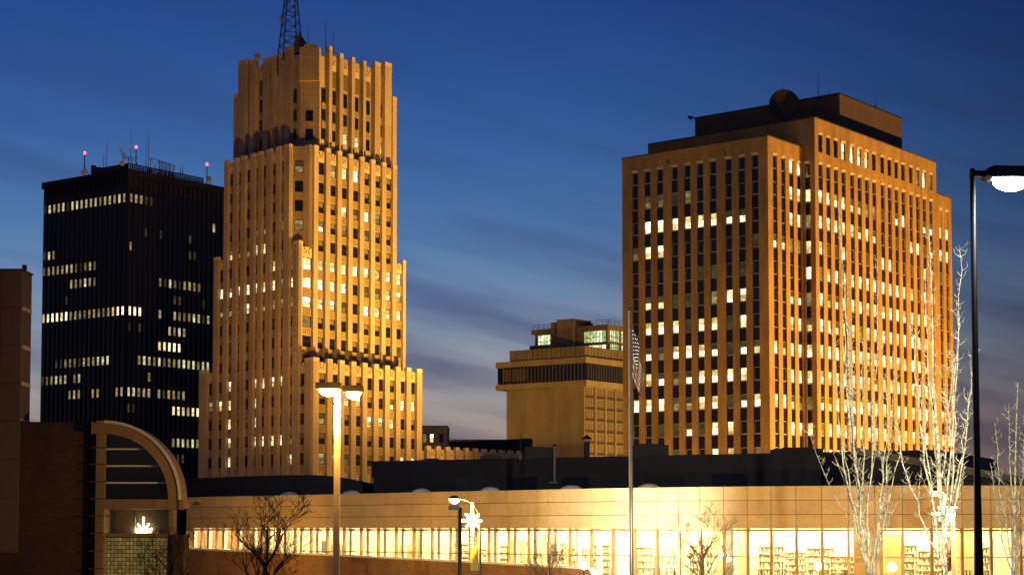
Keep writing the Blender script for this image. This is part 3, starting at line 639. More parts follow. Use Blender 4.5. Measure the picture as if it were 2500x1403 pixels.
    facade(Lw, 0, 26.1, ZW, [2.17, 4.44, 6.76, 9.46, 11.75, 14.04, 16.34, 19.03, 21.36, 23.66], 1.12, lambda c, j: ch[lw[j][9 - c]])
    ww = {0: '..BB', 1: '..BB', 2: '..BB', 3: 'hhdd', 4: '....', 5: '..hh', 6: '..BB', 7: 'BhBB', 8: '..BB', 9: 'BBhl', 10: '..BB', 11: '...B'}
    Rw = Face(u * rc, v, -u)
    facade(Rw, 0, 10.25, ZW, [2.1, 4.55, 6.95, 9.3], 1.22, lambda c, j: ch[ww[j][c]])
    mm = {0: '................', 1: 'BBBBhhddo.hB..hh', 2: 'BBBBBhBh..o.BBoh', 3: 'BooB..o.BB..o.BB', 4: 'dBBBBBBBBBBBBoBB', 5: 'BhhBBBBBBBBBBBBh', 6: 'BBhBBdBBBBBBBBBB', 7: 'BBBBBBBBBBBBBBhB', 8: 'BBBBBBBhBBBBBBBB', 9: 'hhBBBBBBBhBBBBBB', 10: 'dBBBBBBBBdBBB.BB', 11: 'BBBBBB.BBBBBBBhB'}
    Rm = Face(u * (MA + rc) + v * MB0, v, -u)
    facade(Rm, 0, 42.2, ZM, [1.76, 4.21, 6.65, 9.08, 11.91, 14.37, 16.87, 19.33, 22.26, 24.73, 27.23, 29.69, 32.55, 35.02, 37.54, 40.09], 1.28, lambda c, j: ch[mm[j][c]],
           upper=['dark'] * 3 + ['bright'] * 4 + ['dark'] * 6 + ['dim', 'bright', 'dim'])
    facade(Rm, 42.2, 48.0, ZE, [43.73, 46.24], 1.28, lambda c, j: ch['.BBo...d.BB.'[j]], zcol=62.0, rows=range(1, 12), keep=False)
    # return wall of the main block with one strip of windows, and its roof edge running left behind the wing
    Lm = Face(v * (MB0 + rc), u, -v)
    facade(Lm, MA, -.02, ZM, [-.85], .95, lambda c, j: ch['.BdBBdhBBdB.'[j]], keep=False)
    part('parapet', MB().box(-14.1, 14.1, 0, rc, 0, ZM - ZW - .05), BRICK, T, Lm.loc(14.1, ZW + .05), Lm.rz)
    part('coping', MB().box(-14.1, 14.1, -.3, rc + .08, 0, .16), PENT, T, Lm.loc(14.1, ZM), Lm.rz)
    part('window', wj, wslots, T, kind='stuff'); part('spandrel', sj, [DARKG2, FRAMEL], T, kind='stuff')
    ph = part('penthouse', MB().prism(q(.4, 27.4, 23.2, 45.0), ZM - .3, 76.3), PENT, T)
    under(part('coping', MB().prism(q(.25, 27.55, 23.05, 45.15), 76.3, 76.5), STEEL, T), ph)
    for a in (7.2, 17.5): part('scupper', MB().box(-.12, .12, 0, .15, 0, .55), PENT, T, Lw.loc(a, 63.6, rc), Lw.rz)
brick_tower()
p = at(1915, 258, 266); T = thing('satellite_dish', 'large dark round satellite dish on the brick tower roof', 'satellite dish', (p.x, p.y, 69.7), R(8))
m = MB(); n = 28
for qd, (rr, yy) in enumerate(((.02, .55), (.9, .45), (1.7, .2), (2.45, -.2), (2.48, -.12), (1.7, .32), (.02, .7))):
    for i in range(n): a = 2 * math.pi * i / n; m.V.append((rr * math.cos(a), yy, 2.75 + rr * math.sin(a)))
for qd in range(6):
    for i in range(n): m.face([qd * n + i, qd * n + (i + 1) % n, (qd + 1) * n + (i + 1) % n, (qd + 1) * n + i])
part('reflector', m, plain('dish_black', (.02, .016, .016), .7), T); part('pedestal', MB().tube([(0, .9, 0), (0, .9, 2.5)], [.5, .3], 8).box(-.3, .3, .3, 1.0, 2.2, 2.8), STEEL, T)
for px, y0, y1, lab in ((1998, 246, 172, 'tall rod antenna on the brick tower penthouse'), (1911, 228, 208, 'tiny rod just above the round satellite dish'), (2025, 240, 218, 'short rod antenna right of the tall one on the brick tower'),
                        (2138, 268, 232, 'rod antenna on the right slope of the brick tower penthouse')):
    b = at(px, y0, 284); t = at(px, y1, 284); whip('rod_antenna', lab, (b.x, b.y, 76.3), t.z - 76.3, .07)
p = at(1687, 286, 293); T = thing('roof_camera', 'small dark camera box at the left end of the brick tower penthouse', 'camera', (p.x, p.y, 76.4)); part('body', MB().box(-.5, .1, -.2, .2, .3, .8).box(.1, .45, -.15, .15, .35, .65), STEEL, T); part('post', MB().box(-.1, .1, -.1, .1, 0, .3), STEEL, T)

# ================================================================ concrete hotel behind
CURT = stone('curtained_glass', (.27, .19, .12), .2, 1.5, .4)
def hotel():
    u, v = vdir(-4880), vdir(4750); P = at(1431, 902, 460)
    T = thing('concrete_hotel', 'tan concrete hotel block with overhanging dark glazed crown storey', 'building', (P.x, P.y, 0))
    A = lambda a, b: tuple(u * a + v * b); q = lambda a0, a1, b0, b1: [A(a0, b0), A(a1, b0), A(a1, b1), A(a0, b1)]
    part('wall', MB().prism(q(1.5, 26.2, 1.3, 34), 0, 45.2), CONC, T)
    part('crown_band', MB().prism(q(0, 29.2, 0, 36), 45.2, 46.7), CONC, T); part('crown_band', MB().prism(q(0, 29.2, 0, 36), 51.25, 52.8), CONC, T)
    cg = part('crown_glazing', MB().prism(q(.5, 28.9, .5, 35.5), 46.7, 51.25), DARKG2, T)
    L0 = Face(v * .5, u, -v); R0 = Face(u * .5, v, -u)
    mu = MB().box(-.05, .05, 0, .12, 0, 4.55).mesh('mullion', [CONC2]); cu = MB().box(-.6, .6, .02, .05, 0, 3.2).mesh('curtain', [PENT])
    for F, ln in ((L0, 28.4), (R0, 20)):
        for i in range(1, int(ln / 1.15)): under(F.put('mullion', mu, T, .5 + i * 1.15, 46.7), cg)
    for t in (20, 21.2, 22.4, 23.6, 25.4, 26.6): under(L0.put('curtain', cu, T, t, 47.5), cg)
    Lb = Face(v * 1.3, u, -v)
    pn = MB().box(-.768, .768, 0, .08, 0, 2.88).mesh('wall_panel', [CONC])
    for i in range(16):
        for j in range(9): Lb.put('wall_panel', pn, T, 2.35 + i * 1.56, 42.2 - 2.98 * j)
    Rb = Face(u * 1.5, v, -u)
    m = MB(); m.box(-1.9, 1.9, 0, .06, .0, 1.95)
    for i in range(4): m.box(-1.9 + i * 1.22, -1.9 + i * 1.22 + .12, 0, .16, 0, 1.95, 1)
    m.box(-2.0, 2.0, 0, .12, -.85, -.05, 2); wb = m.mesh('window', [CURT, CONC2, PENT])
    col = MB().box(-.22, .22, 0, .4, 0, 33).mesh('column', [CONC])
    for i in range(5):
        for j in range(9): Rb.put('window', wb, T, 3.6 + i * 4.5, 42.95 - 3.0 * j)
        Rb.put('column', col, T, 5.85 + i * 4.5, 12.1)
    # crenellated parapet of separate slabs
    Lp = Face(v * .8, u, -v); Rp = Face(u * .9, v, -u)
    part('parapet_base', MB().prism(q(.95, 25.2, .9, 34), 52.8, 53.3), PENT, T)
    sl = MB().box(-.66, .66, -.25, 0, .35, 3.0).box(-.70, .70, -.25, -.08, 0, .35).mesh('parapet_slab', [CONC2])
    for i in range(16): Lp.put('parapet_slab', sl, T, 1.7 + i * 1.52, 52.8)
    for i in range(14): Rp.put('parapet_slab', sl, T, 1.3 + i * 1.5, 52.8)
    # penthouse
    a0, b0 = 3.2, 14.5
    ph = part('penthouse', MB().prism(q(a0 + .5, 27.4, b0 + .4, 33), 52.8, 61.6), CONC2, T); part('penthouse_roof', MB().prism(q(a0, 28.4, b0, 34), 61.6, 62.9), CONC2, T)
    part('lift_block', MB().prism(q(13, 21.0, b0 - 1.2, b0 + 7), 52.8, 64.4), CONC2, T); part('lift_block', MB().prism(q(13.0, 18.4, b0 - 2.0, b0 + 6), 52.8, 64.9), CONC2, T)
    part('roof_box', MB().prism(q(16, 25.2, b0 - 5, b0 - 1.5), 52.8, 57.9), CONC2, T)
    Lq = Face(v * (b0 + .4), u, -v); Rq = Face(u * (a0 + .5) + v * (b0 + .4), v, -u)
    def band(F, t0, t1, z0, z1, n, mat):
        w = (t1 - t0) / n
        b = MB().box(-w / 2 + .05, w / 2 - .05, .02, .06, 0, z1 - z0).box(w / 2 - .05, w / 2 + .05, .02, .14, 0, z1 - z0, 1).box(-w / 2, w / 2 - .05, .07, .1, (z1 - z0) * .4, (z1 - z0) * .45, 1).mesh('window_pane', [mat, FRAME])
        for i in range(n): under(F.put('window_pane', b, T, t0 + w * (i + .5), z0), ph)
    band(Lq, 4.2, 11.2, 58.3, 61.3, 7, LITG); band(Lq, 21.2, 26.4, 58.2, 61.2, 5, LITG); band(Rq, .9, 5.2, 58.5, 61.4, 5, LITG); band(Rq, 6.2, 10.5, 58.4, 61.4, 5, LITG)
    band(Rq, .9, 5.2, 55.8, 57.7, 5, LITG); band(Rq, 6.2, 10.5, 55.8, 57.7, 5, LITG); band(Lq, 4.2, 9.8, 55.6, 57.4, 5, LITB)
    # roof railing
    def rail(F, t0, t1, name='railing'):
        m = MB(); n = int((t1 - t0) / 1.6)
        for i in range(n + 1): x = t0 + (t1 - t0) * i / n; m.box(x - .04, x + .04, -.04, .04, 0, 1.35)
        m.box(t0, t1, -.04, .04, 1.28, 1.36).box(t0, t1, -.03, .03, .65, .71)
        s = -1 if F.flip else 1
        for i, (x, y, z) in enumerate(m.V): m.V[i] = (x * s, y * s, z)
        part(name, m, STEEL, T, F.loc(0, 62.9, -.4), F.rz + (math.pi if F.flip else 0) * 0)
    rail(Face(v * (b0 + .2), u, -v), a0 + .3, 12.8); rail(Face(v * (b0 + .2), u, -v), 21.2, 28.0); rail(Face(u * (a0 + .3), v, -u), b0 + .3, b0 + 6)
hotel()

# small far buildings between the towers
p = at(1030, 1090, 418); q2 = at(1092, 1090, 418)
T = thing('grey_block', 'small grey building with three windows between deco tower and hotel', 'building', (p.x, p.y, 0)); w = q2.x - p.x; zt_ = at(1060, 1041, 418).z
part('wall', MB().box(-8, w, 0, 14, 0, zt_), SLAB, T); part('roof_edge', MB().box(-8.1, w + .1, -.1, 14.1, zt_, zt_ + .3), SLAB, T)
for px, kd in ((1037, 'dim'), (1054, 'bright'), (1077, 'dark')):
    x = at(px, 1070, 418).x - p.x; link('window', win_mesh(.95, 2.1, kd), T, (x, -.02, at(px, 1080, 418).z), math.pi)
p = at(1090, 1090, 436); q2 = at(1300, 1090, 436)
T = thing('dark_slab', 'low dark flat roofed building left of the hotel', 'building', (p.x, p.y, 0)); z0, z1 = at(1092, 1079, 436).z, at(1240, 1071, 436).z
part('wall', MB().prism([(0, 0), (q2.x - p.x, -4), (q2.x - p.x, 20), (0, 20)], 0, [z0, z1, z1, z0]), DARKWALL, T); part('coping', MB().box(0, q2.x - p.x, 6, 20, z1 - .3, z1 + .2), DARKWALL, T)

# ================================================================ library with curved glazed front
PANEL = stone('fascia_panel', (.55, .415, .22), .10, .4, .6, streak=False, bump=.05)
SILLW = plain('white_metal', (.78, .74, .62), .4)
BROWNB = stone('brown_brick', (.34, .19, .085), .18, .5, .9, grid=(.4, .1, .012, .75), bump=.3)
INT_W = stone('interior_plaster', (.74, .62, .36), .07, .6, .8)
INT_F = stone('interior_carpet', (.28, .22, .13), .2, 1.2)
WHITE = plain('white_paint', (.80, .75, .62), .5)
WOODL = stone('pale_wood', (.78, .67, .44), .15, 2, .55)  # paled so the colour carries the room's overexposed glare
GLASS = glass('clear_glass')
TUBE = emit('ceiling_tube', (1, .80, .42), 118)
MULL = plain('bronze_mullion', (.30, .21, .10), .45, .3)
BOOKS = None
def books_mat():
    m, n, l, p = newmat('book_spines'); geo = n.new('ShaderNodeNewGeometry')
    r = n.new('ShaderNodeValToRGB'); l.new(geo.outputs['Random Per Island'], r.inputs[0]); e = r.color_ramp.elements
    e[0].color = (.55, .42, .27, 1); e[1].color = (.70, .62, .46, 1)  # spines paled too, the glare and haze put into their colours
    for ps, c in ((.25, (.46, .44, .34, 1)), (.45, (.62, .52, .32, 1)), (.65, (.48, .47, .30, 1)), (.85, (.74, .67, .52, 1))): q = e.new(ps); q.color = c
    r.color_ramp.interpolation = 'CONSTANT'; l.new(r.outputs[0], p.inputs['Base Color']); p.inputs['Roughness'].default_value = .7; return m
BOOKS = books_mat()
LIBD = [(380, 159), (442, 156), (560, 151), (800, 141.8), (1050, 132.5), (1270, 126), (1480, 120), (1650, 117), (1850, 114.5), (2080, 112.7), (2300, 112), (2600, 112.3), (2700, 112.6)]
def libD(px):
    for (a, b), (c, d) in zip(LIBD, LIBD[1:]):
        if px <= c: return b + (d - b) * (px - a) / (c - a)
    return LIBD[-1][1]
MULPX = [455, 491, 528, 565, 602, 640, 679, 718, 757, 797, 838, 879.5, 921.5, 964.5, 1009, 1053, 1098, 1145, 1191.6, 1239.6, 1288.8, 1338, 1389.6, 1441.7, 1495, 1548, 1602, 1656.6, 1709, 1767, 1825, 1882.6, 1943.7, 2006.5, 2071.5, 2136.5, 2204, 2275, 2349, 2420, 2492, 2565]
def lp(px):
    D = libD(px); q = ray(px, YH); return Vector((q.x * D / q.y, D))
LPTS = [lp(x) for x in MULPX]
ZF0, ZF1, ZTR = 7.95, 10.72, 6.14
def sillz(px): return 6.12 - (px - 455) / (1495 - 455) * 1.0 if px < 1495 else 2.6
def offs(k, o):       # point k of the front moved o metres inwards
    a, b = LPTS[max(k - 1, 0)], LPTS[min(k + 1, len(LPTS) - 1)]; t = (b - a).normalized(); return LPTS[k] + Vector((-t.y, t.x)) * o
def library():
    T = thing('library_building', 'long low library with curved panelled fascia above glowing glass front', 'building', (0, 120, 0))
    O = Vector((0, 120, 0)); N = len(LPTS)
    def wp(name, mb, mats, kind=None):
        mb.V = [(x - O.x, y - O.y, z) for x, y, z in mb.V]; return part(name, mb, mats, T, kind=kind)
    def strip(name, o0, o1, z0, z1, mats, k0=0, k1=None, zf=None):
        k1 = N - 1 if k1 is None else k1; m = MB()
        for k in range(k0, k1):
            a, b, c, d = offs(k, o0), offs(k + 1, o0), offs(k + 1, o1), offs(k, o1)
            zz = (z1 if zf is None else [zf(MULPX[k]) + z1, zf(MULPX[k + 1]) + z1, zf(MULPX[k + 1]) + z1, zf(MULPX[k]) + z1])
            zl = z0
            if zf is not None and isinstance(z0, str):
                b0 = len(m.V); h = float(z0)
                za, zb = zf(MULPX[k]), zf(MULPX[k + 1])
                m.V += [(a.x, a.y, za + h), (b.x, b.y, zb + h), (c.x, c.y, zb + h), (d.x, d.y, za + h), (a.x, a.y, za + z1), (b.x, b.y, zb + z1), (c.x, c.y, zb + z1), (d.x, d.y, za + z1)]
                for f in ((0, 3, 2, 1), (4, 5, 6, 7), (0, 1, 5, 4), (1, 2, 6, 5), (2, 3, 7, 6), (3, 0, 4, 7)): m.face([b0 + i for i in f])
            else: m.prism([tuple(a), tuple(b), tuple(c), tuple(d)], zl, zz)
        return wp(name, m, mats)
    # structure of the storey
    strip('roof', .5, 34, 10.35, 10.6, [ROOFD])
    strip('fascia_backing', .12, .5, ZF0 + .02, 10.62, [PENT])
    strip('soffit', .06, 1.0, ZF0 - .16, ZF0 - .02, [MULL])
    strip('ceiling', .55, 11.8, 8.7, 8.9, [WHITE]); strip('floor', .45, 11.8, 4.45, 4.6, [INT_F], 0, N - 1)
    strip('back_wall', 8.6, 8.9, 4.6, 8.7, [INT_W])
    strip('lower_wall', 0, .35, 0, -.02, [BROWNB], 0, 24, sillz)
    strip('sill', -.22, .4, '0', .16, [SILLW], 0, 24, sillz)
    strip('base_wall', 0, .35, 0, 2.6, [BROWNB], 24)
    strip('lower_floor', .4, 11.5, 1.9, 2.0, [INT_F], 24)
    # end walls
    for k in (0, N - 1):
        a, b = offs(k, .3), offs(k, 34); d = (b - a).normalized(); nn = Vector((d.y, -d.x)) * (.3 if k else -.3)
        wp('end_wall', MB().prism([tuple(a), tuple(b), tuple(b + nn), tuple(a + nn)], 0, 10.4), [BROWNB])
    gmesh = {}
    for k in range(N - 1):
        a, b = LPTS[k], LPTS[k + 1]; c = (a + b) / 2; d = a - b; w = d.length; rz = math.atan2(d.y, d.x)
        nrm = Vector((-d.y, d.x)).normalized()
        lo = (c.x - O.x, c.y - O.y)
        # three fascia panels
        rowh = (ZF1 - ZF0) / 3
        for r in range(3):
            g = .018
            link('fascia_panel', MB().box(-w / 2 + g, w / 2 - g, -.10, random.uniform(-.004, .006), g, rowh - g).mesh('fascia_panel', [PANEL]), T, (*lo, ZF0 + rowh * r), rz)
        # panes above and below the transom
        za, zb = sillz(MULPX[k]), sillz(MULPX[k + 1]); zlow = min(za, zb) + .14
        link('pane', MB().box(-w / 2 + .05, w / 2 - .05, -.14, -.12, 0, ZF0 - ZTR - .05).mesh('pane', [GLASS]), T, (*lo, ZTR + .03), rz)
        if ZTR - zlow > .15: link('pane', MB().box(-w / 2 + .05, w / 2 - .05, -.14, -.12, 0, ZTR - zlow - .03).mesh('pane', [GLASS]), T, (*lo, zlow), rz)
        link('transom', MB().box(-w / 2 + .05, w / 2 - .05, -.2, -.05, 0, .07).mesh('transom', [MULL]), T, (*lo, ZTR - .035), rz)
        mw = .035 if MULPX[k] < 1480 else .085
        link('mullion', MB().box(-mw, mw, -.26, .02, 0, ZF0 - za - .05).mesh('mullion', [MULL]), T, (a.x - O.x, a.y - O.y, za + .1), rz)
        # white columns just behind the mullions of the left half
        if MULPX[k] < 1450:
            q = offs(k, .9); link('column', MB().box(-.16, .16, -.16, .16, 0, 4.1).mesh('column', [WHITE]), T, (q.x - O.x, q.y - O.y, 4.6), rz)
        elif k in (24, 29, 35, 40):
            q = offs(k, 1.3); link('column', MB().box(-.32, .32, -.32, .32, 0, 6.7).mesh('column', [WHITE]), T, (q.x - O.x, q.y - O.y, 2.0), rz)
        # ceiling lights
        for o in (2.0, 4.6, 7.2):
            q = (offs(k, o) + offs(k + 1, o)) / 2
            link('ceiling_light', MB().box(-.62, .62, -.16, .16, 0, .08).mesh('ceiling_light', [TUBE]), T, (q.x - O.x, q.y - O.y, 8.60), rz)
    for kk, o, wd, z0_, z1_, c in ((2.4, 5, 1.5, 4.6, 7.4, (.34, .27, .12)), (7.3, 4, 2.2, 4.6, 6.7, (.50, .38, .18)), (10.6, 5.5, 1.8, 4.6, 6.6, (.46, .34, .15)), (12.2, 3.6, 1.2, 4.6, 8.0, (.55, .46, .26)), (17.3, 4.4, 1.6, 4.6, 7.1, (.58, .46, .22)),
                                (28.4, 4, 2.4, 4.6, 8.6, (.52, .42, .22)), (34.8, 2.2, 1.9, 2.0, 8.6, (.50, .36, .15)), (35.9, 5, 1.2, 4.6, 7.6, (.30, .28, .12)), (38.8, 4, 1.5, 4.6, 8.0, (.48, .38, .16))):
        k0 = int(kk); a, b = offs(k0, o), offs(k0 + 1, o); q = a + (b - a) * (kk - k0); d3 = a - b
        part('partition', MB().box(-wd / 2, wd / 2, -.08, .08, z0_, z1_), plain('partition_%d' % (kk * 10), c, .7), T, (q.x, q.y - 120, 0), math.atan2(d3.y, d3.x))
    # mechanical storey behind the fascia
    A, B = at(912, 1160, 168), at(2120, 1150, 146); ZB = 14.3
    d = Vector((B.x - A.x, B.y - A.y)); ln = d.length; d.normalize(); rz = math.atan2(d.y, d.x); loc = (A.x, A.y - 120)
    mk = part('mechanical_block', MB().box(0, ln + 6, 0, 22, 0, ZB - 10.4), ROOFD, T, (*loc, 10.4), rz)
    under(part('parapet_band', MB().box(-.1, ln + 6.1, -.25, 0, ZB - 11.9, ZB - 10.4 + .05), ROOFD2, T, (*loc, 10.4), rz), mk)
    sc = ln / (2120 - 912)
    for x0, x1, z0, mt in ((935, 1140, .2, ROOFD2), (1140, 1180, .0, ROOFD), (1284, 1350, .0, DARKWALL), (1412, 1480, .0, DARKWALL), (1575, 1620, .0, ROOFD2), (1628, 1705, .4, ROOFD2), (1775, 1855, 0, DARKWALL), (1945, 2080, 0, ROOFD2)):
        under(part('wall_panel', MB().box((x0 - 912) * sc, (x1 - 912) * sc, -.10, 0, z0, 2.25), mt, T, (*loc, 10.4), rz), mk)
    lv = MB().box(0, 72 * sc, -.2, -.1, 0, .09).mesh('louvre', [STEEL])
    for i in range(9): under(link('louvre', lv, T, (loc[0] + d.x * (1630 - 912) * sc, loc[1] + d.y * (1630 - 912) * sc, 10.75 + i * .18), rz), mk)
    # barrel roof at the left
    q = at(430, 1170, 186); prof = [(at(x, y, 186).x - q.x, at(x, y, 186).z) for x, y in ((420, 1169), (520, 1165), (620, 1161.5), (700, 1159), (760, 1158.5), (805, 1161), (850, 1167), (890, 1175), (930, 1184))]
    m = MB(); m.xprism([(prof[-1][0], 10.4)] + [(prof[0][0], 10.4)] + prof, 0, 16); br = part('barrel_roof', m, ROOFD, T, (q.x, q.y - 120, 0))
    m = MB(); m.xprism(prof + [(x, z - .35) for x, z in prof[::-1]], -.3, 0); under(part('roof_edge', m, ROOFD2, T, (q.x, q.y - 120, 0)), br)
    # sloping layered roof at the right
    q = at(2092, 1100, 132); e = at(2620, 1190, 132); z0, z1 = at(2092, 1093, 132).z, at(2620, 1186, 132).z; w = e.x - q.x
    sr = part('sloped_roof', MB().xprism([(0, 10.4), (w, 10.4), (w, z1 - .1), (0, z0 - .1)], 0, 18), ROOFD, T, (q.x, q.y - 120, 0))
    for i in range(4): under(part('roof_edge_strip', MB().xprism([(.0, z0 - .13 * i), (w, z1 - .13 * i), (w, z1 - .13 * i - .09), (0, z0 - .13 * i - .09)], -.55 + .12 * i, 0), plain('roof_trim_%d' % i, (.32, .27, .19), .5), T, (q.x, q.y - 120, 0)), sr)
    # skylight domes
    dm = MB(); nn, nv = 20, 5
    for j in range(nv + 1):
        th = .5 * math.pi * j / nv
        for i in range(nn): a = 2 * math.pi * i / nn; dm.V.append((.78 * math.cos(a) * math.cos(th), .78 * math.sin(a) * math.cos(th), .25 + .38 * math.sin(th)))
    for j in range(nv):
        for i in range(nn): dm.face([j * nn + i, j * nn + (i + 1) % nn, (j + 1) * nn + (i + 1) % nn, (j + 1) * nn + i])
    dm.tube([(0, 0, -.2), (0, 0, .25)], .8, 20, 1)
    me = dm.mesh('skylight_dome', [SILLW, STEEL])
    for px in (705, 857, 1028, 1197, 1395, 1585):
        D = libD(px) + 2.6; x = ray(px, YH); link('skylight_dome', me, T, (x.x * D / x.y, D - 120, 10.42))
    # low wall, door and balustrade details inside
    q = offs(5, 6.5); dr = part('door', MB().box(-.55, .55, -.05, .05, 0, 2.3), plain('grey_door', (.10, .10, .085), .5), T, (q.x - 0, q.y - 120, 4.6), R(-28)); under(part('handle', MB().box(.38, .44, -.12, -.05, 1.0, 1.2), FRAMEL, T, (q.x, q.y - 120, 4.6), R(-28)), dr)
    q = offs(24, -.05); d2 = offs(25, -.05) - q
    part('green_panel', MB().box(-2.6, 0, -.04, .04, 0, 2.2), plain('green_cladding', (.16, .17, .06), .6), T, (q.x, q.y - 120, 2.5), math.atan2(-d2.y, -d2.x) + math.pi)
library()
# bookcases inside the library: seen through the glass
def bookcase_mesh():
    m = MB(); m.box(-.95, -.89, 0, .35, 0, 2.2); m.box(.89, .95, 0, .35, 0, 2.2); return m
def make_case():
    T = thing('bookcase', '', 'bookcase', (0, 0, 0)); W = 1.9
    part('frame', MB().box(-.95, -.89, 0, .35, 0, 2.25).box(.89, .95, 0, .35, 0, 2.25).box(-.89, .89, 0, .03, 0, 2.25), WOODL, T)
    sh = MB().box(-.89, .89, .03, .35, 0, .05).mesh('shelf', [WOODL])
    for i in range(5): link('shelf', sh, T, (0, 0, .12 + i * .5))
    m = MB(); rr = random.Random(3)
    for i in range(4):
        x = -.87
        while x < .8:
            w = rr.uniform(.03, .07); h = rr.uniform(.2, .36)
            if rr.random() < .62: m.box(x, x + w, .05, .3, .17 + i * .5, .17 + i * .5 + h)
            x += w + .006
    part('books', m, BOOKS, T, kind='stuff'); return T
case0 = make_case(); first = True
CASES = [(13, 7), (14, 7), (15.4, 7), (16.5, 6.5), (18, 7.5), (19.2, 7.5), (20.5, 7), (21.6, 7), (22.7, 6.6), (24.2, 6.6), (26.2, 6.2), (27.3, 6.2), (29.8, 7), (31.2, 7), (32.4, 7), (33.6, 5.5), (36.4, 6.2), (37.5, 6.2), (39.4, 5.5)]
ORD = ['first', 'second', 'third', 'fourth', 'fifth', 'sixth', 'seventh', 'eighth', 'ninth', 'tenth', 'eleventh', 'twelfth', 'thirteenth', 'fourteenth', 'fifteenth', 'sixteenth', 'seventeenth', 'eighteenth', 'nineteenth']
for i, (k, o) in enumerate(CASES):
    c = case0 if i == 0 else copy_tree(case0); k0 = int(k); a, b = offs(k0, o), offs(k0 + 1, o); q = a + (b - a) * (k - k0); d = a - b
    c.location = (q.x, q.y, 4.6); c.rotation_euler = (0, 0, math.atan2(d.y, d.x)); c.scale = (1, 1, (1.0, .82, .95, .7, 1.05, .88)[i % 6]); c['label'] = '%s pale wooden bookcase from the left inside the library window' % ORD[i]; c['group'] = 'bookcases inside the library'
def table(k, o, lab):
    k0 = int(k); a, b = offs(k0, o), offs(k0 + 1, o); q = a + (b - a) * (k - k0); d = a - b
    T = thing('reading_table', lab, 'table', (q.x, q.y, 4.6), math.atan2(d.y, d.x), 'reading tables in the library')
    part('table_top', MB().box(-.9, .9, -.45, .45, .7, .75), WOODL, T)
    for x in (-.8, .8):
        for y in (-.38, .38): part('leg', MB().box(x - .03, x + .03, y - .03, y + .03, 0, .7), STEEL, T)
for k, o, lab in ((20.2, 3, 'reading table behind the bright floodlamp window'), (25.5, 3, 'reading table right of the flagpole inside the library'), (30.6, 2.8, 'reading table behind the small bare tree in library'), (33.2, 3, 'reading table in library left of the poplars'), (38.2, 3, 'reading table in library right of the dark lamp post')):
    table(k, o, lab)

# roof plant on the mechanical block
def unit(px0, px1, y1, lab, D=160, lou=True):
    a, b = at(px0, y1, D), at(px1, y1, D); w = b.x - a.x
    T = thing('rooftop_unit', lab, 'rooftop unit', (a.x, a.y, 14.25)); h = a.z - 14.25
    part('casing', MB().box(0, w, 0, 3, 0, h).box(w * .2, w * .75, .4, 2.6, h, h + .12), ROOFD2, T)
    if lou:
        s = MB().box(-.05, w + .05, -.08, 0, 0, .06).mesh('louvre', [ROOFD])
        for i in range(int(h / .17)): link('louvre', s, T, (0, 0, .08 + i * .17))
unit(1270, 1350, 1092, 'dark louvred roof unit right of the thin antenna pole'); unit(1172, 1226, 1112, 'low flat roof unit left of the thin antenna pole', lou=False); unit(1545, 1632, 1085, 'dark louvred roof unit right of the flagpole', 155)
unit(1893, 2010, 1094, 'wide low roof unit left of the poplars', 152); unit(1022, 1085, 1121, 'low curved roof hatch at the left end of dark roof', 165, False)
p = at(1433, 1110, 158); T = thing('roof_vent', 'round vent pipe with conical rain cap on the dark roof', 'vent', (p.x, p.y, 14.2))
part('pipe', MB().tube([(0, 0, 0), (0, 0, 1.5)], .27, 10), ROOFD2, T); part('rain_cap', MB().tube([(0, 0, 1.78), (0, 0, 2.15)], [.52, .04], 12), STEEL, T)
part('strut', MB().tube([(.22, 0, 1.45), (.22, 0, 1.85)], .03, 4).tube([(-.22, 0, 1.45), (-.22, 0, 1.85)], .03, 4).tube([(0, .22, 1.45), (0, .22, 1.85)], .03, 4), STEEL, T)
p = at(1354, 1175, 157.5); T = thing('stack_pipe', 'slim vertical pipe standing before the dark roof wall', 'pipe', (p.x, p.y, p.z)); h = at(1354, 1085, 157.5).z - p.z
part('pipe', MB().tube([(0, 0, 0), (0, 0, h)], .12, 8), FRAMEL, T); part('collar', MB().tube([(0, 0, h - .12), (0, 0, h + .05)], .18, 8), STEEL, T); part('foot', MB().box(-.5, .25, -.25, .25, -.15, 0), STEEL, T)
p = at(1270, 1115, 158); whip('rod_antenna', 'thin antenna pole on the dark library roof', (p.x, p.y, 14.2), at(1270, 1056, 158).z - 14.2, .05)

